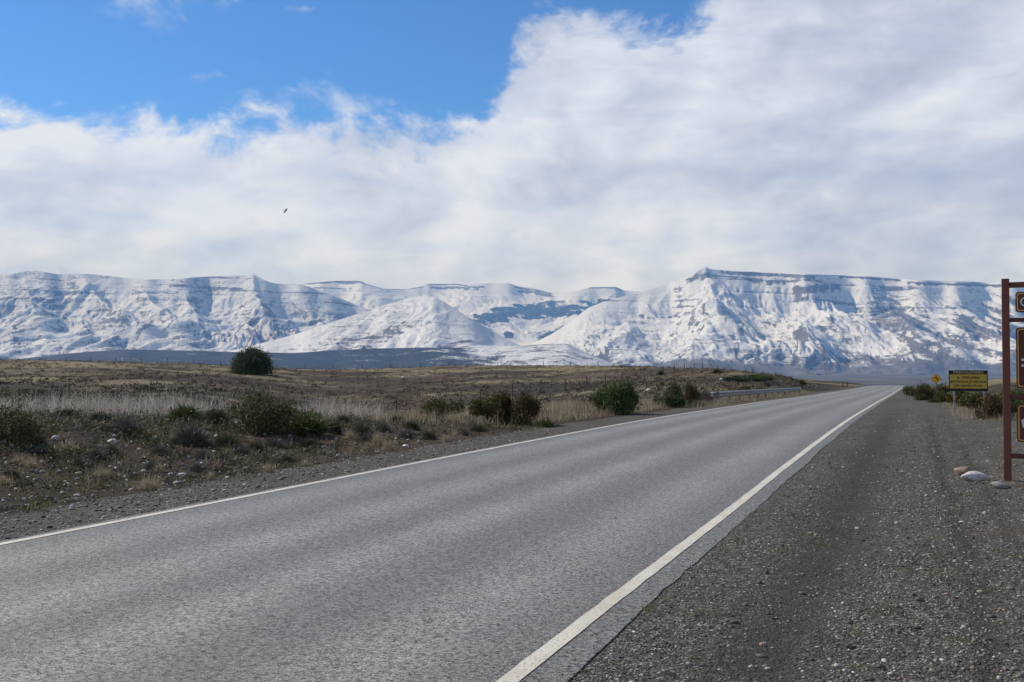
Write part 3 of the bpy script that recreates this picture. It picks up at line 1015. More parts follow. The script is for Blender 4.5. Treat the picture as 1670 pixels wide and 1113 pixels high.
def mound_mesh(name, mat, seed, n=1100, ln=0.30, wd=0.014):
    """spiny cushion: short twigs leaving a low dome"""
    r = np.random.default_rng(seed)
    d = r.normal(size=(n, 3))
    d[:, 2] = np.abs(d[:, 2])
    d /= np.linalg.norm(d, axis=1, keepdims=True)
    lump = 1 + 0.22 * np.sin(d[:, 0] * 4.1 + seed) * np.cos(d[:, 1] * 3.7 + seed * 2) + 0.10 * np.sin(9 * d[:, 0] + 7 * d[:, 1])
    base = d * (0.62 * lump * r.uniform(0.45, 1.0, n))[:, None]
    L_ = ln * r.uniform(0.5, 1.4, n)
    tip = base + (d + 0.55 * r.normal(size=(n, 3))) * L_[:, None]
    side = np.cross(tip - base, r.normal(size=(n, 3)))
    side /= np.linalg.norm(side, axis=1, keepdims=True) + 1e-9
    v = np.stack([base - side * wd, base + side * wd, tip], 1)
    v[..., 2] = np.maximum(v[..., 2], -0.02)
    f = np.arange(n * 3).reshape(n, 3)
    return mesh_np(name, v.reshape(-1, 3), f, mat)


BUSH = {
    'dark': bush_meshes('foliage', M['leaf_dark'], 1, 8500, 20, 0.062),
    'green': bush_meshes('foliage', M['leaf_green'], 2, 9000, 20, 0.060),
    'olive': bush_meshes('foliage', M['leaf_olive'], 3, 9000, 20, 0.062),
    'rust': bush_meshes('foliage', M['leaf_rust'], 4, 8000, 18, 0.058, rough=0.24),
    'sage': bush_meshes('foliage', M['leaf_dull'], 14, 7000, 26, 0.055),
    'deep': bush_meshes('foliage', M['leaf_dark'], 6, 6000, 14, 0.055),
}
MOUND = {
    'grey': mound_mesh('twigs', M['leaf_grey'], 5, 1500, 0.34, 0.012),
    'sage': mound_mesh('twigs', M['leaf_sage'], 8, 1700, 0.26, 0.016),
    'green': mound_mesh('twigs', M['leaf_green'], 9, 1900, 0.20, 0.020),
    'dark': mound_mesh('twigs', M['leaf_dark'], 10, 1900, 0.24, 0.018),
    'straw': mound_mesh('twigs', M['straw'], 12, 700, 0.55, 0.010),
}


def bush(px, py, wpx, hpx, kind, label, cat='bush', name='bush', group=None, depth=1.0, rz=None):
    X, Y, Z = at(px, py)
    k = Y / F
    o = link(name, None, None, (X, Y, Z - 0.03), random.uniform(0, 6.28) if rz is None else rz)
    sx_, sz_ = wpx * k / 2 / 0.84, hpx * k / 0.94
    if kind in BUSH:
        for nm, me in (('foliage', BUSH[kind][0]), ('branches', BUSH[kind][1])):
            c = link(nm, me, o)
            c.scale = (sx_, sx_ * depth, sz_)
    return tag(o, label, cat, group)


def mound(px, py, wpx, hpx, kind, label, group=None, name='cushion_shrub', cat='shrub'):
    X, Y, Z = at(px, py)
    k = Y / F
    o = link(name, MOUND[kind], None, (X, Y, Z - 0.02), random.uniform(0, 6.28))
    o.scale = (wpx * k / 2 / 0.85, wpx * k / 2 / 0.85, hpx * k / 0.85)
    return tag(o, label, cat, group)


# ------------------------------------------------------------------ the lone tree
tx, ty, tz = at(411, 611)
k = ty / F
tree = tag(link('evergreen_tree', None, None, (tx, ty, tz - 0.05)), 'round dark evergreen tree standing alone before the ridge fence', 'tree')
p, cl = leafy_cloud(9000, 60, 77, 0.05, 0.12, skirt=0.02)
r_ = np.random.default_rng(79)
d = r_.normal(size=(9000, 3))
d[:, 2] = np.abs(d[:, 2])
d /= np.linalg.norm(d, axis=1, keepdims=True)
lump = 0.96 + 0.17 * fbm(np.arctan2(d[:, 1], d[:, 0]) * 2.2 + 9, d[:, 2] * 4.0, 3, 0.6, 15)
p3 = d * ((0.35 + 0.65 * r_.uniform(0, 1, 9000) ** 0.4) * lump * (1 + 0.05 * r_.normal(size=9000)))[:, None] * np.array([0.95, 0.95, 0.97])
p3[:, 2] += 0.03
p = np.concatenate([p, p3])
v, f = leaves(p, 0.050, np.random.default_rng(78), 0.7)
cr_ = link('crown', mesh_np('crown', v, f, M['leaf_dark']), tree)
cr_.scale = (38 * k, 36 * k, 47 * k)
mb = MB()
mb.tube((0, 0, -0.3), (0.05, 0, 1.1), 0.34, 0.24, 9)
for c in cl[:16]:
    mb.tube((0.05, 0, 0.8), (c[0] * 30 * k, c[1] * 30 * k, c[2] * 44 * k), 0.13, 0.03, 5)
link('trunk', mb.mesh('trunk', M['bark'], True), tree)

# ------------------------------------------------------------------ bushes beside the road
bush(16, 724, 92, 62, 'sage', 'dark spiny bush at the foot of the bleached grass, beside a pinkish stone')
bush(430, 705, 108, 68, 'sage', 'big dark grey-green bush, tallest of the stony roadside bank')
mound(500, 706, 92, 36, 'green', 'low spreading green shrub leaning on the big dark bush')
mound(352, 690, 40, 26, 'sage', 'sage green shrub on the tree side of the big dark bush')
mound(302, 688, 72, 30, 'green', 'low green cushion shrub standing in bleached grass')
bush(722, 685, 70, 40, 'olive', 'low orange-green bush in dry grass beside the roadside fence')
bush(802, 691, 76, 56, 'olive', 'dark olive bush joined to the rusty bush')
bush(842, 692, 74, 62, 'rust', 'rusty-topped bush joined to the dark olive bush')
mound(890, 697, 34, 14, 'green', 'small bright green cushion at the gravel edge beside the rusty bush')
bush(1006, 676, 84, 64, 'green', 'big round leafy green bush close to the left road edge')
bush(1092, 664, 50, 46, 'deep', 'dark dense bush between the round green bush and the guard rail')
bush(1124, 661, 34, 42, 'rust', 'half-bare brown twiggy bush beside the dark dense bush')
mound(1150, 660, 34, 26, 'grey', 'blue-grey twiggy shrub against the guard rail end')
mound(1138, 664, 32, 12, 'green', 'flat green cushion below the blue-grey shrub')
bush(1200, 623, 40, 12, 'dark', 'long low dark shrub on the hillock above the guard rail')
bush(1238, 622, 46, 14, 'green', 'long low green shrub on the crown of the hillock')
bush(1306, 628, 16, 9, 'olive', 'small round shrub at the end of the hillock')
mound(1252, 630, 16, 9, 'grey', 'small grey shrub just above the guard rail')
mound(1216, 637, 26, 9, 'green', 'yellow-green cushion above the middle of the guard rail')
mound(1078, 612, 14, 7, 'dark', 'dark shrub at the end of the far roadside fence')
mound(1170, 610, 18, 9, 'dark', 'dark clump on the skyline of the hillock')
# right-hand side
bush(1499, 653, 50, 30, 'olive', 'olive bush behind the right guard rail end')
bush(1524, 652, 48, 30, 'rust', 'brownish bush under the diamond sign')
bush(1556, 664, 62, 34, 'olive', 'yellow-green bush between the two signs')
bush(1592, 672, 56, 38, 'olive', 'green bush behind the caution board')
bush(1618, 684, 66, 48, 'rust', 'brown bush behind the right post of the caution board')
bush(1668, 676, 80, 50, 'green', 'green bush behind the brown sign frame')
bush(1735, 690, 90, 50, 'olive', 'broad olive bush beyond the brown sign frame')
mound(1525, 657, 26, 9, 'sage', 'flat sage shrub in front of the right guard rail end')

GS = 'grey cushion shrubs on the stony bank'
mound(205, 712, 52, 34, 'grey', 'tall grey twiggy shrub just above a pair of pale stones', GS)
mound(312, 724, 64, 34, 'grey', 'broadest grey twiggy shrub, beside the big dark bush', GS)
for (px, py, w_, h_) in [(262, 742, 34, 18), (70, 742, 30, 16), (160, 748, 34, 18), (185, 740, 30, 16), (333, 748, 30, 16), (128, 760, 36, 16),
                         (396, 742, 34, 16), (322, 768, 26, 14), (250, 764, 28, 14), (448, 728, 36, 16), (600, 720, 30, 16), (664, 715, 34, 16), (590, 706, 34, 18), (755, 710, 22, 14), (626, 704, 30, 16)]:
    mound(px, py, w_, h_, 'grey', 'small grey twiggy cushion shrub on the dark stony roadside bank', GS)
DS = 'dark sage shrubs on the stony bank'
for (px, py, w_, h_) in [(110, 682, 40, 18), (165, 688, 44, 18)]:
    mound(px, py, w_, h_, 'sage', 'flat dark green shrub half sunk in bleached white grass', 'flat shrubs in the bleached grass')
for (px, py, w_, h_) in [(60, 728, 40, 24), (372, 728, 46, 22), (420, 736, 36, 18), (545, 706, 30, 22), (560, 690, 26, 16), (592, 712, 36, 22), (672, 700, 28, 16),
                         (700, 717, 28, 16), (780, 704, 30, 14), (650, 690, 28, 14), (505, 728, 34, 16), (470, 752, 26, 10), (225, 778, 28, 10), (20, 776, 30, 12)]:
    mound(px, py, w_, h_, 'sage', 'dark sage shrub dotted over the roadside bank and verge', DS)
YS = 'yellow tussocks on the bank'
mound(245, 798, 40, 20, 'straw', 'largest straw-yellow tussock, at the gravel margin', YS, 'grass_tussock', 'grass')
for (px, py, w_, h_) in [(32, 758, 24, 14), (52, 762, 22, 14), (112, 736, 30, 16), (170, 776, 34, 12), (262, 770, 18, 14), (345, 782, 14, 12), (440, 770, 18, 14), (282, 722, 14, 14), (632, 735, 20, 16),
                         (615, 726, 22, 18), (726, 720, 18, 10), (498, 760, 24, 10), (570, 716, 22, 12), (8, 790, 26, 14)]:
    mound(px, py, w_, h_, 'straw', 'small straw-yellow grass tussock growing among stones', YS, 'grass_tussock', 'grass')

# ------------------------------------------------------------------ stones
def rock_mesh(name, mat, seed, sub=3, amp=0.18):
    import bmesh
    bm = bmesh.new()
    bmesh.ops.create_icosphere(bm, subdivisions=sub, radius=1.0)
    P_ = np.array([v.co[:] for v in bm.verts])
    n = amp * (perlin(P_[:, 0] * 1.3 + seed, P_[:, 1] * 1.3 + P_[:, 2], seed) + 0.5 * perlin(P_[:, 0] * 3 + P_[:, 2] * 2, P_[:, 1] * 3 + seed, seed + 1))
    P_ = P_ * (1 + n)[:, None]
    # a few flattened faces
    r = np.random.default_rng(seed)
    for _ in range(9):
        d = r.normal(size=3)
        d /= np.linalg.norm(d)
        q = P_ @ d
        P_ = P_ - np.outer(np.clip(q - 0.70, 0, None) * 0.85, d)
    for v, q in zip(bm.verts, P_):
        v.co = q
    me = bpy.data.meshes.new(name)
    bm.to_mesh(me)
    bm.free()
    me.polygons.foreach_set('use_smooth', np.ones(len(me.polygons), bool))
    me.materials.append(mat)
    return me


def stone(px, py, wpx, hpx, me, label, cat='stone', name='stone', group=None, tilt=0.0, depth=0.8, rz=0.0):
    X, Y, Z = at(px, py)
    k = Y / F
    hz_ = hpx * k / 2
    o = link(name, me, None, (X, Y, Z + hz_ * 0.62), rz)
    o.rotation_euler = (0, tilt, rz)
    o.scale = (wpx * k / 2, wpx * k / 2 * depth, hz_ * 1.15)
    return tag(o, label, cat, group)


stone(1570, 776, 32, 19, rock_mesh('tan_boulder', M['stone_tan'], 3, 3, 0.17), 'tan rounded boulder behind the white boulder near the brown post', 'boulder', 'boulder')
stone(1587, 784, 43, 17, rock_mesh('white_boulder', M['boulder'], 7, 3, 0.15), 'elongated white boulder with dark patches near the brown post', 'boulder', 'boulder', tilt=0.06, depth=0.55, rz=-0.1)
stone(1629, 796, 32, 13, rock_mesh('flat_stone', M['stone_grey'], 11, 3, 0.09), 'flat grey stone lying at the foot of the brown post', 'boulder', 'boulder', tilt=0.12, depth=0.6, rz=-0.25)
SP = [rock_mesh('stone', M['stone_pale'], 20 + i, 2, 0.28) for i in range(4)]
SG = [rock_mesh('stone', M['stone_grey'], 30 + i, 2, 0.28) for i in range(3)]
stone(71, 708, 12, 11, rock_mesh('pink_stone', M['stone_tan'], 41, 2), 'upright pinkish stone beside the dark spiny bush')
stone(92, 718, 13, 9, SP[0], 'rounded pale stone near the upright pinkish stone')
stone(75, 690, 20, 6, SG[0], 'flat grey stone slab at the edge of the bleached grass')
stone(185, 724, 20, 10, SP[1], 'wide pale stone below the grey shrub, one of a pair')
stone(187, 714, 12, 7, SP[2], 'small pale stone on top of the wide pale stone')
stone(112, 793, 13, 8, SP[3], 'bright white angular stone on bare dark soil')
stone(298, 777, 17, 7, SP[0], 'long white stone at the lower edge of the bank')
stone(128, 809, 14, 5, SP[2], 'flat white slab at the grassy gravel margin')
stone(1058, 640, 10, 7, SP[1], 'white rounded stone between the green bush and the dark bush')
stone(1176, 621, 7, 5, SP[3], 'white stone on the hillock above the guard rail')
stone(657, 618, 7, 4, SP[0], 'single pale stone on the brown slope of the field')
for (px, py, w_) in [(28, 800, 8), (55, 812, 7), (74, 811, 8), (41, 817, 10), (8, 818, 7), (90, 796, 6), (236, 770, 9), (222, 774, 7), (130, 738, 8), (122, 742, 6), (85, 749, 7),
                     (22, 731, 10), (5, 720, 9), (8, 726, 12), (240, 753, 6), (70, 754, 6), (215, 723, 8), (255, 716, 10), (297, 742, 6), (172, 745, 8), (165, 731, 10), (280, 775, 9),
                     (262, 781, 8), (205, 780, 7), (447, 747, 8), (455, 722, 8), (520, 741, 7), (360, 772, 7), (384, 770, 6), (142, 782, 6), (58, 794, 6), (310, 747, 6), (330, 757, 7), (128, 783, 9),
                     (100, 744, 8), (12, 757, 8), (196, 757, 6), (228, 735, 8), (40, 774, 6), (350, 738, 7)]:
    stone(px, py, w_, w_ * 0.62, random.choice(SP + SG[:1]), 'small pale stone scattered on the dark soil bank', group='small pale stones on the bank', rz=random.uniform(0, 3))

# ------------------------------------------------------------------ loose gravel and stone chips (uncountable)
_ico_v = []
_phi = (1 + 5 ** 0.5) / 2
for a_, b_ in ((1, _phi), (-1, _phi), (1, -_phi), (-1, -_phi)):
    _ico_v += [(0, a_, b_), (a_, b_, 0), (b_, 0, a_)]
_ico_v = np.array(_ico_v, float)
_ico_v /= np.linalg.norm(_ico_v[0])
_ico_f = []
for i in range(12):
    for j in range(i + 1, 12):
        for k_ in range(j + 1, 12):
            a_, b_, c_ = _ico_v[i], _ico_v[j], _ico_v[k_]
            if max(np.linalg.norm(a_ - b_), np.linalg.norm(b_ - c_), np.linalg.norm(a_ - c_)) < 1.2:
                _ico_f.append((i, j, k_) if np.dot(np.cross(b_ - a_, c_ - a_), a_) > 0 else (i, k_, j))
_ico_f = np.array(_ico_f)


def pebbles(X, Y, size, r=rng, zfix=None):
    n = len(X)
    Z = ground_z(X, Y) if zfix is None else zfix
    sc = np.stack([size * r.uniform(0.8, 1.5, n), size * r.uniform(0.6, 1.1, n), size * r.uniform(0.35, 0.75, n)], -1)
    v = _ico_v[None] * (1 + 0.22 * r.normal(size=(n, 12, 1))) * sc[:, None]
    a = r.uniform(0, 2 * np.pi, n)
    ca, sa = np.cos(a)[:, None], np.sin(a)[:, None]
    x = v[..., 0] * ca - v[..., 1] * sa
    y = v[..., 0] * sa + v[..., 1] * ca
    v = np.stack([x + X[:, None], y + Y[:, None], v[..., 2] + (Z + sc[:, 2] * 0.35)[:, None]], -1)
    f = (np.arange(n)[:, None] * 12)[:, None] + _ico_f[None]
    return v.reshape(-1, 3), f.reshape(-1, 3)


def scatter(n, y0, y1, px0, px1, smin, smax, keep=None, power=1.0):
    """points over the strip of ground y0..y1 ahead, columns px0..px1, across-road limits smin..smax"""
    Y = np.exp(rng.uniform(math.log(y0), math.log(y1), n)) if power == 0 else (rng.uniform(0, 1, n) ** power) * (y1 - y0) + y0
    X = (rng.uniform(px0, px1, n) - CX) / F * Y
    s, v_ = sv_of(X, Y)
    ok = (s > smin) & (s < smax)
    if keep is not None:
        ok &= keep(X, Y, s, v_)
    return X[ok], Y[ok]


pp = []
for (n, y0, y1, a, b_, z0, z1) in [(24000, 5.2, 9, 860, 1760, 0.0035, 0.013), (20000, 9, 17, 1000, 1760, 0.005, 0.017), (8000, 17, 40, 1150, 1760, 0.009, 0.026)]:
    X, Y = scatter(n, y0, y1, a, b_, EDGE_R + 0.05, 6.5, keep=lambda X, Y, s, v_: rng.uniform(0, 1, len(X)) < (0.35 + 0.65 * sstep(-0.2, 0.4, fbm(s / 0.8, v_ / 2.2, 3, 0.5, 171))) * (1 - 0.8 * np.exp(-((s + 0.85) / 0.42) ** 2)))
    pp.append(pebbles(X, Y, z0 + (z1 - z0) * rng.uniform(0, 1, len(X)) ** 2.5))
X, Y = scatter(700, 5.2, 16, 900, 1760, EDGE_R + 0.3, 6.0)
pp.append(pebbles(X, Y, 0.011 + 0.020 * rng.uniform(0, 1, len(X)) ** 2))
v, f = join(pp)
tag(link('loose_gravel', mesh_np('loose_gravel', v, f, M['pebble'])), 'loose grey gravel and pebbles on the right shoulder', 'gravel', kind='stuff')
# grit spilled over the broken asphalt edge
X, Y = scatter(9000, 5.2, 26, 820, 1400, EDGE_R - 0.22, EDGE_R + 0.05, keep=lambda X, Y, s, v_: rng.uniform(0, 1, len(X)) < np.exp((EDGE_R - 0.02 - s) * -9))
s_, v_ = sv_of(X, Y)
v, f = pebbles(X, Y, rng.uniform(0.003, 0.010, len(X)), zfix=road_top(s_, v_))
tag(link('edge_grit', mesh_np('edge_grit', v, f, M['pebble'])), 'grit spilled over the broken right edge of the asphalt', 'gravel', kind='stuff')
X, Y = scatter(14000, 9.5, 34, -60, 900, -10.7, EDGE_L - 0.08)
v, f = pebbles(X, Y, 0.010 + 0.022 * rng.uniform(0, 1, len(X)) ** 2)
tag(link('verge_gravel', mesh_np('verge_gravel', v, f, M['pebble'])), 'grey gravel along the far edge of the road', 'gravel', kind='stuff')
X, Y = scatter(4200, 12, 34, -60, 700, -24, -10.4)
v, f = pebbles(X, Y, 0.012 + 0.05 * rng.uniform(0, 1, len(X)) ** 3.6)
tag(link('bank_stones', mesh_np('bank_stones', v, f, M['stone_chip'])), 'stone chips strewn over the dark soil bank', 'gravel', kind='stuff')


# ------------------------------------------------------------------ grass (uncountable)
def grass(name, label, mat, spots, per, h0, h1, spread, wdt, lean=0.45, seg=2):
    X, Y = spots
    n = len(X) * per
    bx = np.repeat(X, per) + rng.normal(size=n) * spread
    by = np.repeat(Y, per) + rng.normal(size=n) * spread
    bz = ground_z(bx, by) - 0.02
    hs = np.repeat(rng.uniform(0.45, 1.3, len(X)), per) * rng.uniform(h0, h1, n)
    v, f = blades(np.stack([bx, by, bz], -1), hs, np.abs(rng.normal(size=n)) * lean, np.full(n, wdt) * rng.uniform(0.7, 1.4, n), seg)
    o = link(name, mesh_np(name, v, f, mat))
    return tag(o, label, 'grass', kind='stuff')


def cat(*p):
    return np.concatenate([q[0] for q in p]), np.concatenate([q[1] for q in p])


lumpy = lambda sc, seed, lo=0.0: (lambda X, Y, s, v_: fbm(X / sc, Y / sc, 3, 0.5, seed) > lo)
grass('bleached_grass', 'tall bleached white grass behind the roadside bank', M['white_straw'],
      cat(scatter(480, 28, 50, -80, 380, -60, -12.5, lumpy(3.0, 183, 0.05)), scatter(150, 26, 32, 90, 330, -60, -12.5, lumpy(1.6, 184, 0.0)), scatter(110, 30, 40, 500, 620, -60, -11.5)), 22, 0.15, 0.90, 0.17, 0.017, 0.75)
grass('dry_verge_grass', 'dry straw grass in the hollow between road and fence', M['straw'],
      cat(scatter(760, 30, 66, 540, 930, -60, -11.2), scatter(420, 30, 60, 900, 1160, -60, -10.9), scatter(260, 60, 110, 1080, 1330, -60, -10.9), scatter(120, 33, 45, 1020, 1060, -60, -10.9), scatter(700, 48, 100, 1100, 1330, -10.5, -9.4)), 22, 0.18, 0.55, 0.16, 0.013, 0.5)
grass('margin_grass', 'short olive grass along the gravel margin and bank', M['tuft'],
      cat(scatter(900, 11, 40, -60, 900, -11.9, -10.2), scatter(1300, 13, 36, -60, 760, -26, -11, lumpy(2.0, 197, -0.1)), scatter(500, 30, 100, 800, 1350, -12.6, -9.9)), 18, 0.06, 0.18, 0.07, 0.008, 0.8)
grass('bank_straw', 'sparse straw stems on the stony bank', M['straw'],
      cat(scatter(750, 14, 36, -60, 760, -28, -10.6)), 9, 0.08, 0.30, 0.07, 0.006, 0.8)
grass('field_grass', 'pale bunch grass across the field', M['straw'],
      cat(scatter(5200, 44, 290, -60, 1130, -400, -14, lumpy(24, 181, -0.05)), scatter(1300, 60, 180, 1050, 1340, -120, -12)), 7, 0.12, 0.36, 0.24, 0.030, 0.8, 1)
grass('right_verge_grass', 'dry grass around the sign posts', M['straw'],
      cat(scatter(900, 17, 70, 1480, 1760, 3.0, 60), scatter(500, 34, 60, 1480, 1660, 1.4, 40), scatter(120, 15, 26, 1600, 1760, 3.2, 60)), 20, 0.10, 0.40, 0.14, 0.009, 0.65)
grass('sparse_verge_tufts', 'sparse straw tufts thinning out over the right gravel', M['straw'],
      cat(scatter(900, 9, 48, 1330, 1760, 0.3, 7.0, lambda X, Y, s, v_: rng.uniform(0, 1, len(X)) < sstep(0.0, 6.0, s))), 12, 0.06, 0.20, 0.07, 0.007, 0.9)
grass('shoulder_sprouts', 'tiny olive sprouts in the gravel shoulder', M['tuft'],
      cat(scatter(230, 5.6, 26, 940, 1740, EDGE_R + 0.05, 6.5), scatter(260, 22, 80, 1250, 1560, EDGE_R + 0.3, 5.0)), 26, 0.04, 0.10, 0.05, 0.006, 1.0)
# low dark heath clumps over the field
X, Y = scatter(9000, 44, 292, -60, 1130, -400, -16, lumpy(17, 191, -0.22))
X2, Y2 = scatter(700, 70, 180, 1060, 1340, -120, -13)
X, Y = np.concatenate([X, X2]), np.concatenate([Y, Y2])
n = len(X)
per = 12
c = np.stack([np.repeat(X, per), np.repeat(Y, per), np.repeat(ground_z(X, Y), per)], -1)
sz_ = np.repeat(rng.uniform(0.10, 0.50, n), per)
d = rng.normal(size=(n * per, 3))
d[:, 2] = np.abs(d[:, 2]) * 0.55
v, f = leaves(c + d * sz_[:, None] * 0.55, sz_ * 0.55)
tag(link('heath_cover', mesh_np('heath_cover', v, f, M['heath'])), 'low dark heath scattered over the brown field', 'ground cover', kind='stuff')


# ------------------------------------------------------------------ fences
def fence(label, pts, npost_step, nbat, h, thick, name='wire_fence'):
    """pts: list of (X, Y) of the posts in order"""
    o = tag(link(name, None, None, (pts[0][0], pts[0][1], gz(*pts[0]))), label, 'fence')
    org = Vector(o.location)
    post = MB().box((0, 0, h / 2 - 0.1), (thick, thick, h + 0.2), thick * 0.25).mesh('fence_post', M['post_wood'])
    bat = MB().box((0, 0, h / 2 + 0.03), (thick * 0.42, thick * 0.42, h * 0.86)).mesh('fence_batten', M['batten'])
    tops = []
    for i, (x, y) in enumerate(pts):
        z = gz(x, y)
        c = link('fence_post', post, o, Vector((x, y, z)) - org, random.uniform(-0.3, 0.3))
        c.rotation_euler[1] = random.uniform(-0.05, 0.05)
        c.scale[2] = random.uniform(0.92, 1.08)
        tops.append((x, y, z))
        if i + 1 < len(pts):
            x2, y2 = pts[i + 1]
            for j in range(1, nbat + 1):
                u = j / (nbat + 1)
                bx, by = x + (x2 - x) * u, y + (y2 - y) * u
                c = link('fence_batten', bat, o, Vector((bx, by, gz(bx, by))) - org)
                c.rotation_euler[1] = random.uniform(-0.05, 0.05)
                c.scale[2] = random.uniform(0.85, 1.1)
                tops.append((bx, by, gz(bx, by)))
    for hh in (0.25, 0.5, 0.72, 0.9, 1.08):
        mb = MB()
        for a_, b_ in zip(tops[:-1], tops[1:]):
            mb.tube((a_[0] - org.x, a_[1] - org.y, a_[2] - org.z + hh * h / 1.2), (b_[0] - org.x, b_[1] - org.y, b_[2] - org.z + hh * h / 1.2), 0.004, 0.004, 3)
        link('fence_wire', mb.mesh('fence_wire', M['wire']), o)
    return o


rp = []
for i in range(22):
    Y = 62 + i * 7.4
    rp.append((-40 + 0.4046 * Y, Y))
fence('roadside wire fence with bleached battens in the grassy hollow', rp, 1, 4, 1.25, 0.11)
sk = [-55, -15, 25, 68, 108, 148, 189, 230, 273, 316, 360, 404, 452, 498, 543, 591, 637, 686, 733, 779, 833, 886, 930, 975]
fence('long wire fence along the skyline ridge behind the lone tree', [((x - CX) / F * 286.0, 286.0) for x in sk], 1, 4, 1.3, 0.17)
# low scrub over the stony bank
X, Y = scatter(2600, 12, 42, -60, 900, -30, -10.5, lumpy(1.5, 195, -0.25))
n = len(X)
per = 26
c = np.stack([np.repeat(X, per), np.repeat(Y, per), np.repeat(ground_z(X, Y), per)], -1)
sz_ = np.repeat(rng.uniform(0.06, 0.22, n), per)
d = rng.normal(size=(n * per, 3))
d[:, 2] = np.abs(d[:, 2]) * 0.6
v, f = leaves(c + d * sz_[:, None] * 0.55, sz_ * 0.5, rng, 0.25)
tag(link('bank_scrub', mesh_np('bank_scrub', v, f, M['leaf_sage'])), 'low dark scrub between the stones of the roadside bank', 'ground cover', kind='stuff')

for (nm, lb, mt, n0, sd_, z0, z1, asp) in (
        ('bank_brush', 'olive brush matted along the top of the roadside bank', 'leaf_dull', 900, 201, 0.10, 0.34, 0.30),
        ('bank_twigs', 'grey dead twigs tangled along the top of the roadside bank', 'leaf_grey', 620, 203, 0.10, 0.36, 0.10),
        ('verge_brush', 'olive brush between the gravel verge and the hollow', 'leaf_dull', 520, 205, 0.08, 0.26, 0.30)):
    if nm == 'verge_brush':
        X, Y = scatter(n0, 28, 62, 480, 1000, -24, -10.9, lumpy(2.4, sd_, -0.05))
    else:
        X, Y = scatter(n0, 17, 36, -60, 620, -29, -13.5, lumpy(2.2, sd_, -0.08))
    n = len(X)
    per = 60
    c = np.stack([np.repeat(X, per), np.repeat(Y, per), np.repeat(ground_z(X, Y), per)], -1)
    sz_ = np.repeat(rng.uniform(z0, z1, n), per)
    d = rng.normal(size=(n * per, 3))
    d[:, 2] = np.abs(d[:, 2]) * 0.62
    v, f = leaves(c + d * sz_[:, None] * 0.62, sz_ * 0.34, rng, asp)
    tag(link(nm, mesh_np(nm, v, f, M[mt])), lb, 'ground cover', kind='stuff')

# single thin stakes by the verge
X, Y, Z = at(545, 744)
st_ = MB().tube((0, 0, -0.2), (0.02, 0, 0.36), 0.012, 0.009, 6).mesh('stake', M['batten'])
tag(link('thin_stake', st_, None, (X, Y, Z)), 'thin bleached stake at the edge of the gravel verge', 'stake')


# ------------------------------------------------------------------ guard rails
def guard_rail(label, s, v0, nsec, terminal, h=0.60):
    seclen = 4.0
    x0, y0 = xy_of(s, v0)
    o = tag(link('guard_rail', None, None, (x0, y0, float(road_z(v0)) - 0.06)), label, 'guard rail')
    org = Vector(o.location)
    # W profile across (out toward the road = +s), heights relative to the beam centre
    prof = [(0.0, -0.155), (0.02, -0.15), (0.080, -0.105), (0.080, -0.065), (0.015, -0.02), (0.015, 0.02), (0.080, 0.065), (0.080, 0.105), (0.02, 0.15), (0.0, 0.155)]
    th = 0.006

    def P3(s_, v_, z_):
        x, y = xy_of(s_, v_)
        return (x - org.x, y - org.y, z_ - org.z)
    for i in range(nsec):
        va, vb = v0 + i * seclen, v0 + (i + 1) * seclen + 0.25
        za, zb = float(road_z(va)) + h - 0.16, float(road_z(vb)) + h - 0.16
        lap = 0.004 * (i % 2)
        vts, n = [], len(prof)
        for (v_, z_) in ((va, za), (vb, zb)):
            for off in (0, -th):
                for (a_, b_) in prof:
                    vts.append(P3(s + a_ + off + lap, v_, z_ + b_))
        fcs = []
        for j in range(n - 1):
            fcs.append((j, j + 1, 2 * n + j + 1, 2 * n + j))
            fcs.append((n + j + 1, n + j, 3 * n + j, 3 * n + j + 1))
        fcs += [(0, 2 * n, 3 * n, n), (n - 1, 2 * n - 1, 4 * n - 1, 3 * n - 1)]
        for e in (0, 2 * n):
            for j in range(n - 1):
                fcs.append((e + j, e + n + j, e + n + j + 1, e + j + 1))
        link('rail_beam', mesh_py('rail_beam', vts, fcs, M['rail']), o)
    for i in range(nsec + 1):
        v_ = v0 + i * seclen + 0.1
        z_ = float(road_z(v_))
        x, y = xy_of(s - 0.10, v_)
        pm = MB().box((0, 0, (h - 0.35) / 2), (0.12, 0.10, h + 0.35), 0.01).mesh('rail_post', M['galv_dull'])
        link('rail_post', pm, o, Vector((x, y, z_)) - org, -math.atan2(ST, CT))
    if terminal:
        # curved end wing, bent back from the traffic
        vts, fcs = [], []
        na, n = 9, len(prof)
        zc_ = float(road_z(v0)) + h - 0.20
        for i in range(na):
            a_ = i / (na - 1) * math.pi * 0.85
            for off in (0.0, -0.012):
                r_ = 0.22 - off
                cs, cvv = s - 0.16, v0 - 0.02
                for (q, b_) in prof:
                    rr = r_ + q * (1 - i / (na - 1) * 0.5)
                    vts.append(P3(cs + rr * math.cos(a_) - 0.05, cvv - rr * math.sin(a_), zc_ + b_ * 1.25))
        for i in range(na - 1):
            for j in range(n - 1):
                a0 = i * 2 * n + j
                a1 = (i + 1) * 2 * n + j
                fcs += [(a0, a1, a1 + 1, a0 + 1), (a0 + n, a0 + n + 1, a1 + n + 1, a1 + n)]
        link('end_wing', mesh_py('end_wing', vts, fcs, M['galv_dull'], True), o)
    return o


guard_rail('weathered steel guard rail on the left verge, half hidden by grass', -10.55, 58.0, 11, True, 0.64)
guard_rail('steel guard rail end on the right verge in front of bushes', 0.75, 81.0, 5, False, 0.78)

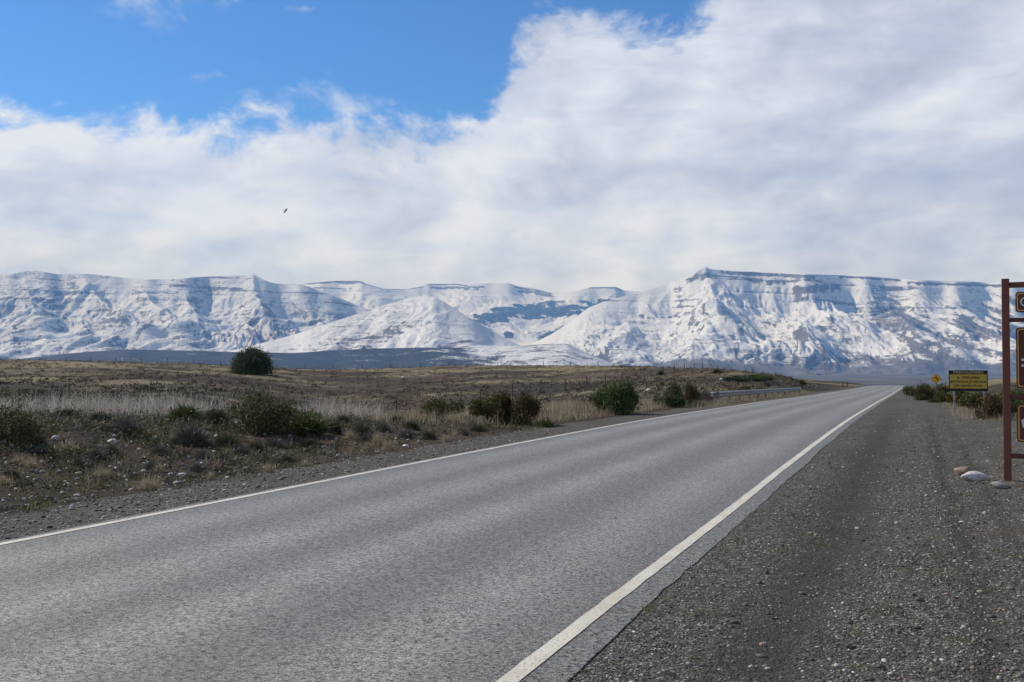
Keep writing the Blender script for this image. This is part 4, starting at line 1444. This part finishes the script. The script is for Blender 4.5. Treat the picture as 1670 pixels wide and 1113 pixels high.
# two dark marker posts on the left verge near the crest
for px in (1374, 1381):
    Y = 196.0 + (px - 1374) * 1.2
    X = (px - CX) / F * Y
    z = gz(X, Y)
    pm = MB().box((0, 0, 0.27), (0.18, 0.12, 0.95), 0.03).box((0, 0.0, 0.77), (0.21, 0.15, 0.05), 0.03).mesh('marker_post', M['dark_post'])
    tag(link('marker_post', pm, None, (X, Y, z)), 'dark marker post at the far road edge, one of a pair', 'post', 'pair of dark marker posts')


# ------------------------------------------------------------------ lettering
def text_mesh(s, width, height, mat, bold=0.0, name='lettering'):
    cu = bpy.data.curves.new('lettering', 'FONT')
    cu.body = s
    cu.size = 1.0
    cu.offset = bold
    cu.resolution_u = 3
    cu.extrude = 0.0
    tmp = bpy.data.objects.new('lettering_tmp', cu)
    me = bpy.data.meshes.new_from_object(tmp)
    bpy.data.objects.remove(tmp)
    bpy.data.curves.remove(cu)
    n = len(me.vertices)
    co = np.zeros(n * 3, np.float32)
    me.vertices.foreach_get('co', co)
    co = co.reshape(-1, 3)
    lo, hi = co.min(0), co.max(0)
    x = (co[:, 0] - (lo[0] + hi[0]) / 2) / (hi[0] - lo[0]) * width
    z = (co[:, 1] - lo[1]) / (hi[1] - lo[1]) * height - height / 2
    out = np.stack([x, np.zeros(n), z], -1).astype(np.float32)
    me.vertices.foreach_set('co', out.ravel())
    me.materials.clear()
    me.materials.append(mat)
    me.name = name
    me.update()
    return me


def rect(x0, x1, z0, z1, r=0.0, n=5):
    if r <= 0:
        return [(x0, z0), (x1, z0), (x1, z1), (x0, z1)]
    out = []
    for (cx_, cz_, a0) in ((x0 + r, z0 + r, 180), (x1 - r, z0 + r, 270), (x1 - r, z1 - r, 0), (x0 + r, z1 - r, 90)):
        for i in range(n + 1):
            a = math.radians(a0 + 90 * i / n)
            out.append((cx_ + r * math.cos(a), cz_ + r * math.sin(a)))
    return out


# ------------------------------------------------------------------ caution board (front toward -Y of its own frame)
Yc = 41.0
k = Yc / F
Xc = (1578.5 - CX) * k
zg = gz(Xc, Yc)
board = tag(link('caution_sign', None, None, (Xc, Yc, zg), -math.atan2(Xc, Yc)), 'yellow and black caution board on two steel posts beside the shoulder', 'sign')
zt = CAM_H - (604.5 - HOR) * k - zg
zb_ = CAM_H - (638.5 - HOR) * k - zg
wd = 58.0 * k / 2
H = zt - zb_
link('board', MB().plate(rect(-wd, wd, zb_, zt, 0.02), -0.012, 0.0).mesh('board', M['sign_black']), board)
y_ = -0.015
link('yellow_panel', MB().plate(rect(-wd + 0.035, wd - 0.035, zb_ + H * 0.135, zt - H * 0.185), -0.016, -0.0125).mesh('yellow_panel', M['sign_yellow']), board)
for (s_, wfrac, zf, hf, mt, bold, yy) in [('PRECAUCION', 0.76, 0.907, 0.105, 'sign_letter_gold', 0.03, -0.015), 
                                          ('ENTRADA Y SALIDA', 0.93, 0.462, 0.10, 'sign_black', 0.035, -0.0185), ('DE VEHICULOS', 0.70, 0.270, 0.10, 'sign_black', 0.035, -0.0185),
                                          ('"LA USINA"', 0.34, 0.062, 0.05, 'sign_letter_dim', 0.0, -0.015)]:
    o = link('lettering', text_mesh(s_, 2 * wd * wfrac, H * hf, M[mt], bold), board, ((wd * 0.50 if 'USINA' in s_ else 0), yy, zb_ + H * zf))
for s_, xo, wf in (('a', -0.25, 0.065), ('200', -0.075, 0.20), ('mts.', 0.18, 0.24)):
    link('lettering', text_mesh(s_, 2 * wd * wf, H * (0.085 if s_ == 'a' else 0.115), M['sign_black'], 0.03), board, (2 * wd * xo, -0.0185, zb_ + H * (0.65 if s_ == 'a' else 0.665)))
for sx_ in (1557.5, 1602.0):
    lx = (sx_ - 1578.5) * k
    pm = MB().box((0, 0, (zt - 0.25) / 2 - 0.15), (0.085, 0.05, zt - 0.25 + 0.3), 0.008)
    po = link('sign_post', pm.mesh('sign_post', M['galv']), board, (lx, 0.032, 0))
    zr_ = CAM_H - (653.0 - HOR) * k - zg
    link('reflective_band', MB().box((0, -0.001, zr_ + 0.035), (0.092, 0.057, 0.06)).mesh('reflective_band', M['orange_band']), po)
    link('reflective_band', MB().box((0, -0.001, zr_ - 0.04), (0.092, 0.057, 0.06)).mesh('reflective_band', M['red_band']), po)

# ------------------------------------------------------------------ diamond bend sign
Yd = 104.0
k = Yd / F
Xd = (1526.5 - CX) * k
zg = gz(Xd, Yd)
ds = tag(link('bend_sign', None, None, (Xd, Yd, zg), -math.atan2(Xd, Yd)), 'yellow diamond road sign with a black left-bend arrow', 'sign')
zc_ = CAM_H - (618.0 - HOR) * k - zg
hd = 8.4 * k


def diamond(h_, y0, y1, mat, nm, par):
    return link(nm, MB().plate([(-h_, zc_), (0, zc_ - h_), (h_, zc_), (0, zc_ + h_)], y0, y1).mesh(nm, M[mat]), par)


diamond(hd, -0.010, 0.0, 'sign_amber', 'plate', ds)
ring_o, ring_i = hd * 0.93, hd * 0.885
rv = []
for h_ in (ring_o, ring_i):
    rv += [(-h_, -0.0135, zc_), (0, -0.0135, zc_ - h_), (h_, -0.0135, zc_), (0, -0.0135, zc_ + h_)]
link('border_line', mesh_py('border_line', rv, [(i, (i + 1) % 4, 4 + (i + 1) % 4, 4 + i) for i in range(4)], M['sign_black']), ds)
u = hd
arrow = [(0.14, -0.46), (0.30, -0.46), (0.30, -0.10), (0.22, 0.10), (0.06, 0.25), (0.12, 0.34), (-0.27, 0.36), (-0.16, -0.02), (-0.07, 0.08), (0.08, -0.02), (0.14, -0.18)]
av = [(x * u, -0.014, zc_ + z * u) for x, z in arrow]
link('bend_arrow', mesh_py('bend_arrow', av, [tuple(range(len(av)))], M['sign_black']), ds)
link('sign_post', MB().tube((0, 0.034, -0.3), (0, 0.034, zc_ + hd * 0.6), 0.03, 0.03, 10).mesh('sign_post', M['galv_dull'], True), ds)

# ------------------------------------------------------------------ brown tourist sign frame
Xp, Yp, zg = at(1641, 784)
k = Yp / F
fr = tag(link('tourist_sign', None, None, (Xp, Yp, zg), R(-31.0)), 'tall brown steel sign frame with rounded brown panels', 'sign')
Hp = CAM_H - (455 - HOR) * k - zg
pw = 11.0 * k
SPAN = 1.75
for lx in (0.0, SPAN):
    po = link('frame_post', MB().box((0, 0, Hp / 2 - 0.2), (pw, pw, Hp + 0.4), 0.006).mesh('frame_post', M['brown_steel']), fr, (lx, 0, 0))


def zrow(r_):
    return CAM_H - (r_ - HOR) * k - zg


for (r0, r1) in ((461, 470), (519, 526), (644, 652), (739, 747)):
    z0, z1 = zrow(r1), zrow(r0)
    link('cross_bar', MB().box((SPAN / 2, 0.0, (z0 + z1) / 2), (SPAN - pw - 0.004, pw * 0.55, z1 - z0), 0.004).mesh('cross_bar', M['brown_steel']), fr)
PX0 = 14.5 * k
for (r0, r1, pic) in ((477, 510, 'ring'), (535, 633, 'strokes'), (659, 720, 'shield')):
    z0, z1 = zrow(r1), zrow(r0)
    x0_, x1_ = PX0, SPAN - PX0
    pn_ = link('panel', MB().plate(rect(x0_, x1_, z0, z1, 0.045), -0.016, 0.012).mesh('panel', M['brown_panel']), fr)
    # amber border line
    oo = rect(x0_ + 0.020, x1_ - 0.020, z0 + 0.020, z1 - 0.020, 0.038)
    ni = rect(x0_ + 0.036, x1_ - 0.036, z0 + 0.036, z1 - 0.036, 0.026)
    nn_ = len(oo)
    bv = [(x, -0.0185, z) for x, z in oo] + [(x, -0.0185, z) for x, z in ni]
    link('border_line', mesh_py('border_line', bv, [(i, (i + 1) % nn_, nn_ + (i + 1) % nn_, nn_ + i) for i in range(nn_)], M['border']), pn_)
    zc2 = (z0 + z1) / 2
    cx2 = x0_ + 0.14
    mb = MB()
    if pic == 'ring':
        for i in range(16):
            a0, a1 = 2 * math.pi * i / 16, 2 * math.pi * (i + 1) / 16
            q = [(0.075 * math.cos(a0), 0.075 * math.sin(a0)), (0.075 * math.cos(a1), 0.075 * math.sin(a1)), (0.052 * math.cos(a1), 0.052 * math.sin(a1)), (0.052 * math.cos(a0), 0.052 * math.sin(a0))]
            mb.add([(cx2 + a, -0.019, zc2 + b_) for a, b_ in q], [(0, 1, 2, 3)])
    elif pic == 'strokes':
        for dz in (-0.03, -0.12):
            q = rect(cx2 - 0.07, cx2 + 0.05, zc2 + dz - 0.02, zc2 + dz + 0.02, 0.018)
            mb.add([(a, -0.019, b_) for a, b_ in q], [tuple(range(len(q)))])
    else:
        q = [(-0.08, 0.05), (-0.06, -0.06), (-0.02, -0.10), (0.08, -0.10), (0.10, 0.06), (0.0, 0.09)]
        mb.add([(cx2 + a, -0.019, zc2 + b_) for a, b_ in q], [tuple(range(len(q)))])
    link('pictogram', mb.mesh('pictogram', M['pictogram']), pn_)
    # hangers to the bars above and below
    for hx in (x0_ + 0.25, x1_ - 0.25):
        link('hanger', MB().box((hx, 0.006, zc2), (0.035, 0.010, (z1 - z0) + 0.16)).mesh('hanger', M['brown_steel']), pn_)

# ------------------------------------------------------------------ bird
Yb = 95.0
kb = Yb / F
bx, bz = (464 - CX) * kb, CAM_H + (HOR - 343) * kb
mb = MB()
body = [(-0.30, 0.01), (-0.20, 0.035), (-0.05, 0.07), (0.10, 0.075), (0.22, 0.045), (0.30, 0.02)]
n = 8
vts, fcs = [], []
for (x, r_) in body:
    for i in range(n):
        a = 2 * math.pi * i / n
        vts.append((x, r_ * math.cos(a), r_ * 0.85 * math.sin(a)))
for i in range(len(body) - 1):
    for j in range(n):
        fcs.append((i * n + j, i * n + (j + 1) % n, (i + 1) * n + (j + 1) % n, (i + 1) * n + j))
fcs += [tuple(range(n))[::-1], tuple(range((len(body) - 1) * n, len(body) * n))]
mb.add(vts, fcs)
mb.add([(-0.30, -0.02, 0), (-0.30, 0.02, 0), (-0.50, 0.09, 0.01), (-0.50, -0.09, 0.01)], [(0, 1, 2, 3)])
for sg in (-1, 1):
    pl = [(0.15, 0.05 * sg, 0.03), (0.20, 0.30 * sg, 0.12), (0.08, 0.62 * sg, 0.10), (-0.06, 0.78 * sg, 0.04), (-0.04, 0.50 * sg, 0.085), (-0.08, 0.25 * sg, 0.09), (-0.10, 0.05 * sg, 0.03)]
    dn = [(x, y, z - 0.012) for x, y, z in pl]
    q = len(pl)
    mb.add(pl + dn, [tuple(range(q)), tuple(range(q, 2 * q))[::-1]] + [(i, (i + 1) % q, q + (i + 1) % q, q + i) for i in range(q)])
bird = link('bird', mb.mesh('bird', M['feather'], True), None, (bx, Yb, bz))
bird.rotation_euler = (R(62), R(32), R(12))
bird.scale = (0.5, 0.5, 0.5)
tag(bird, 'dark bird gliding with wings spread against the clouds', 'bird')
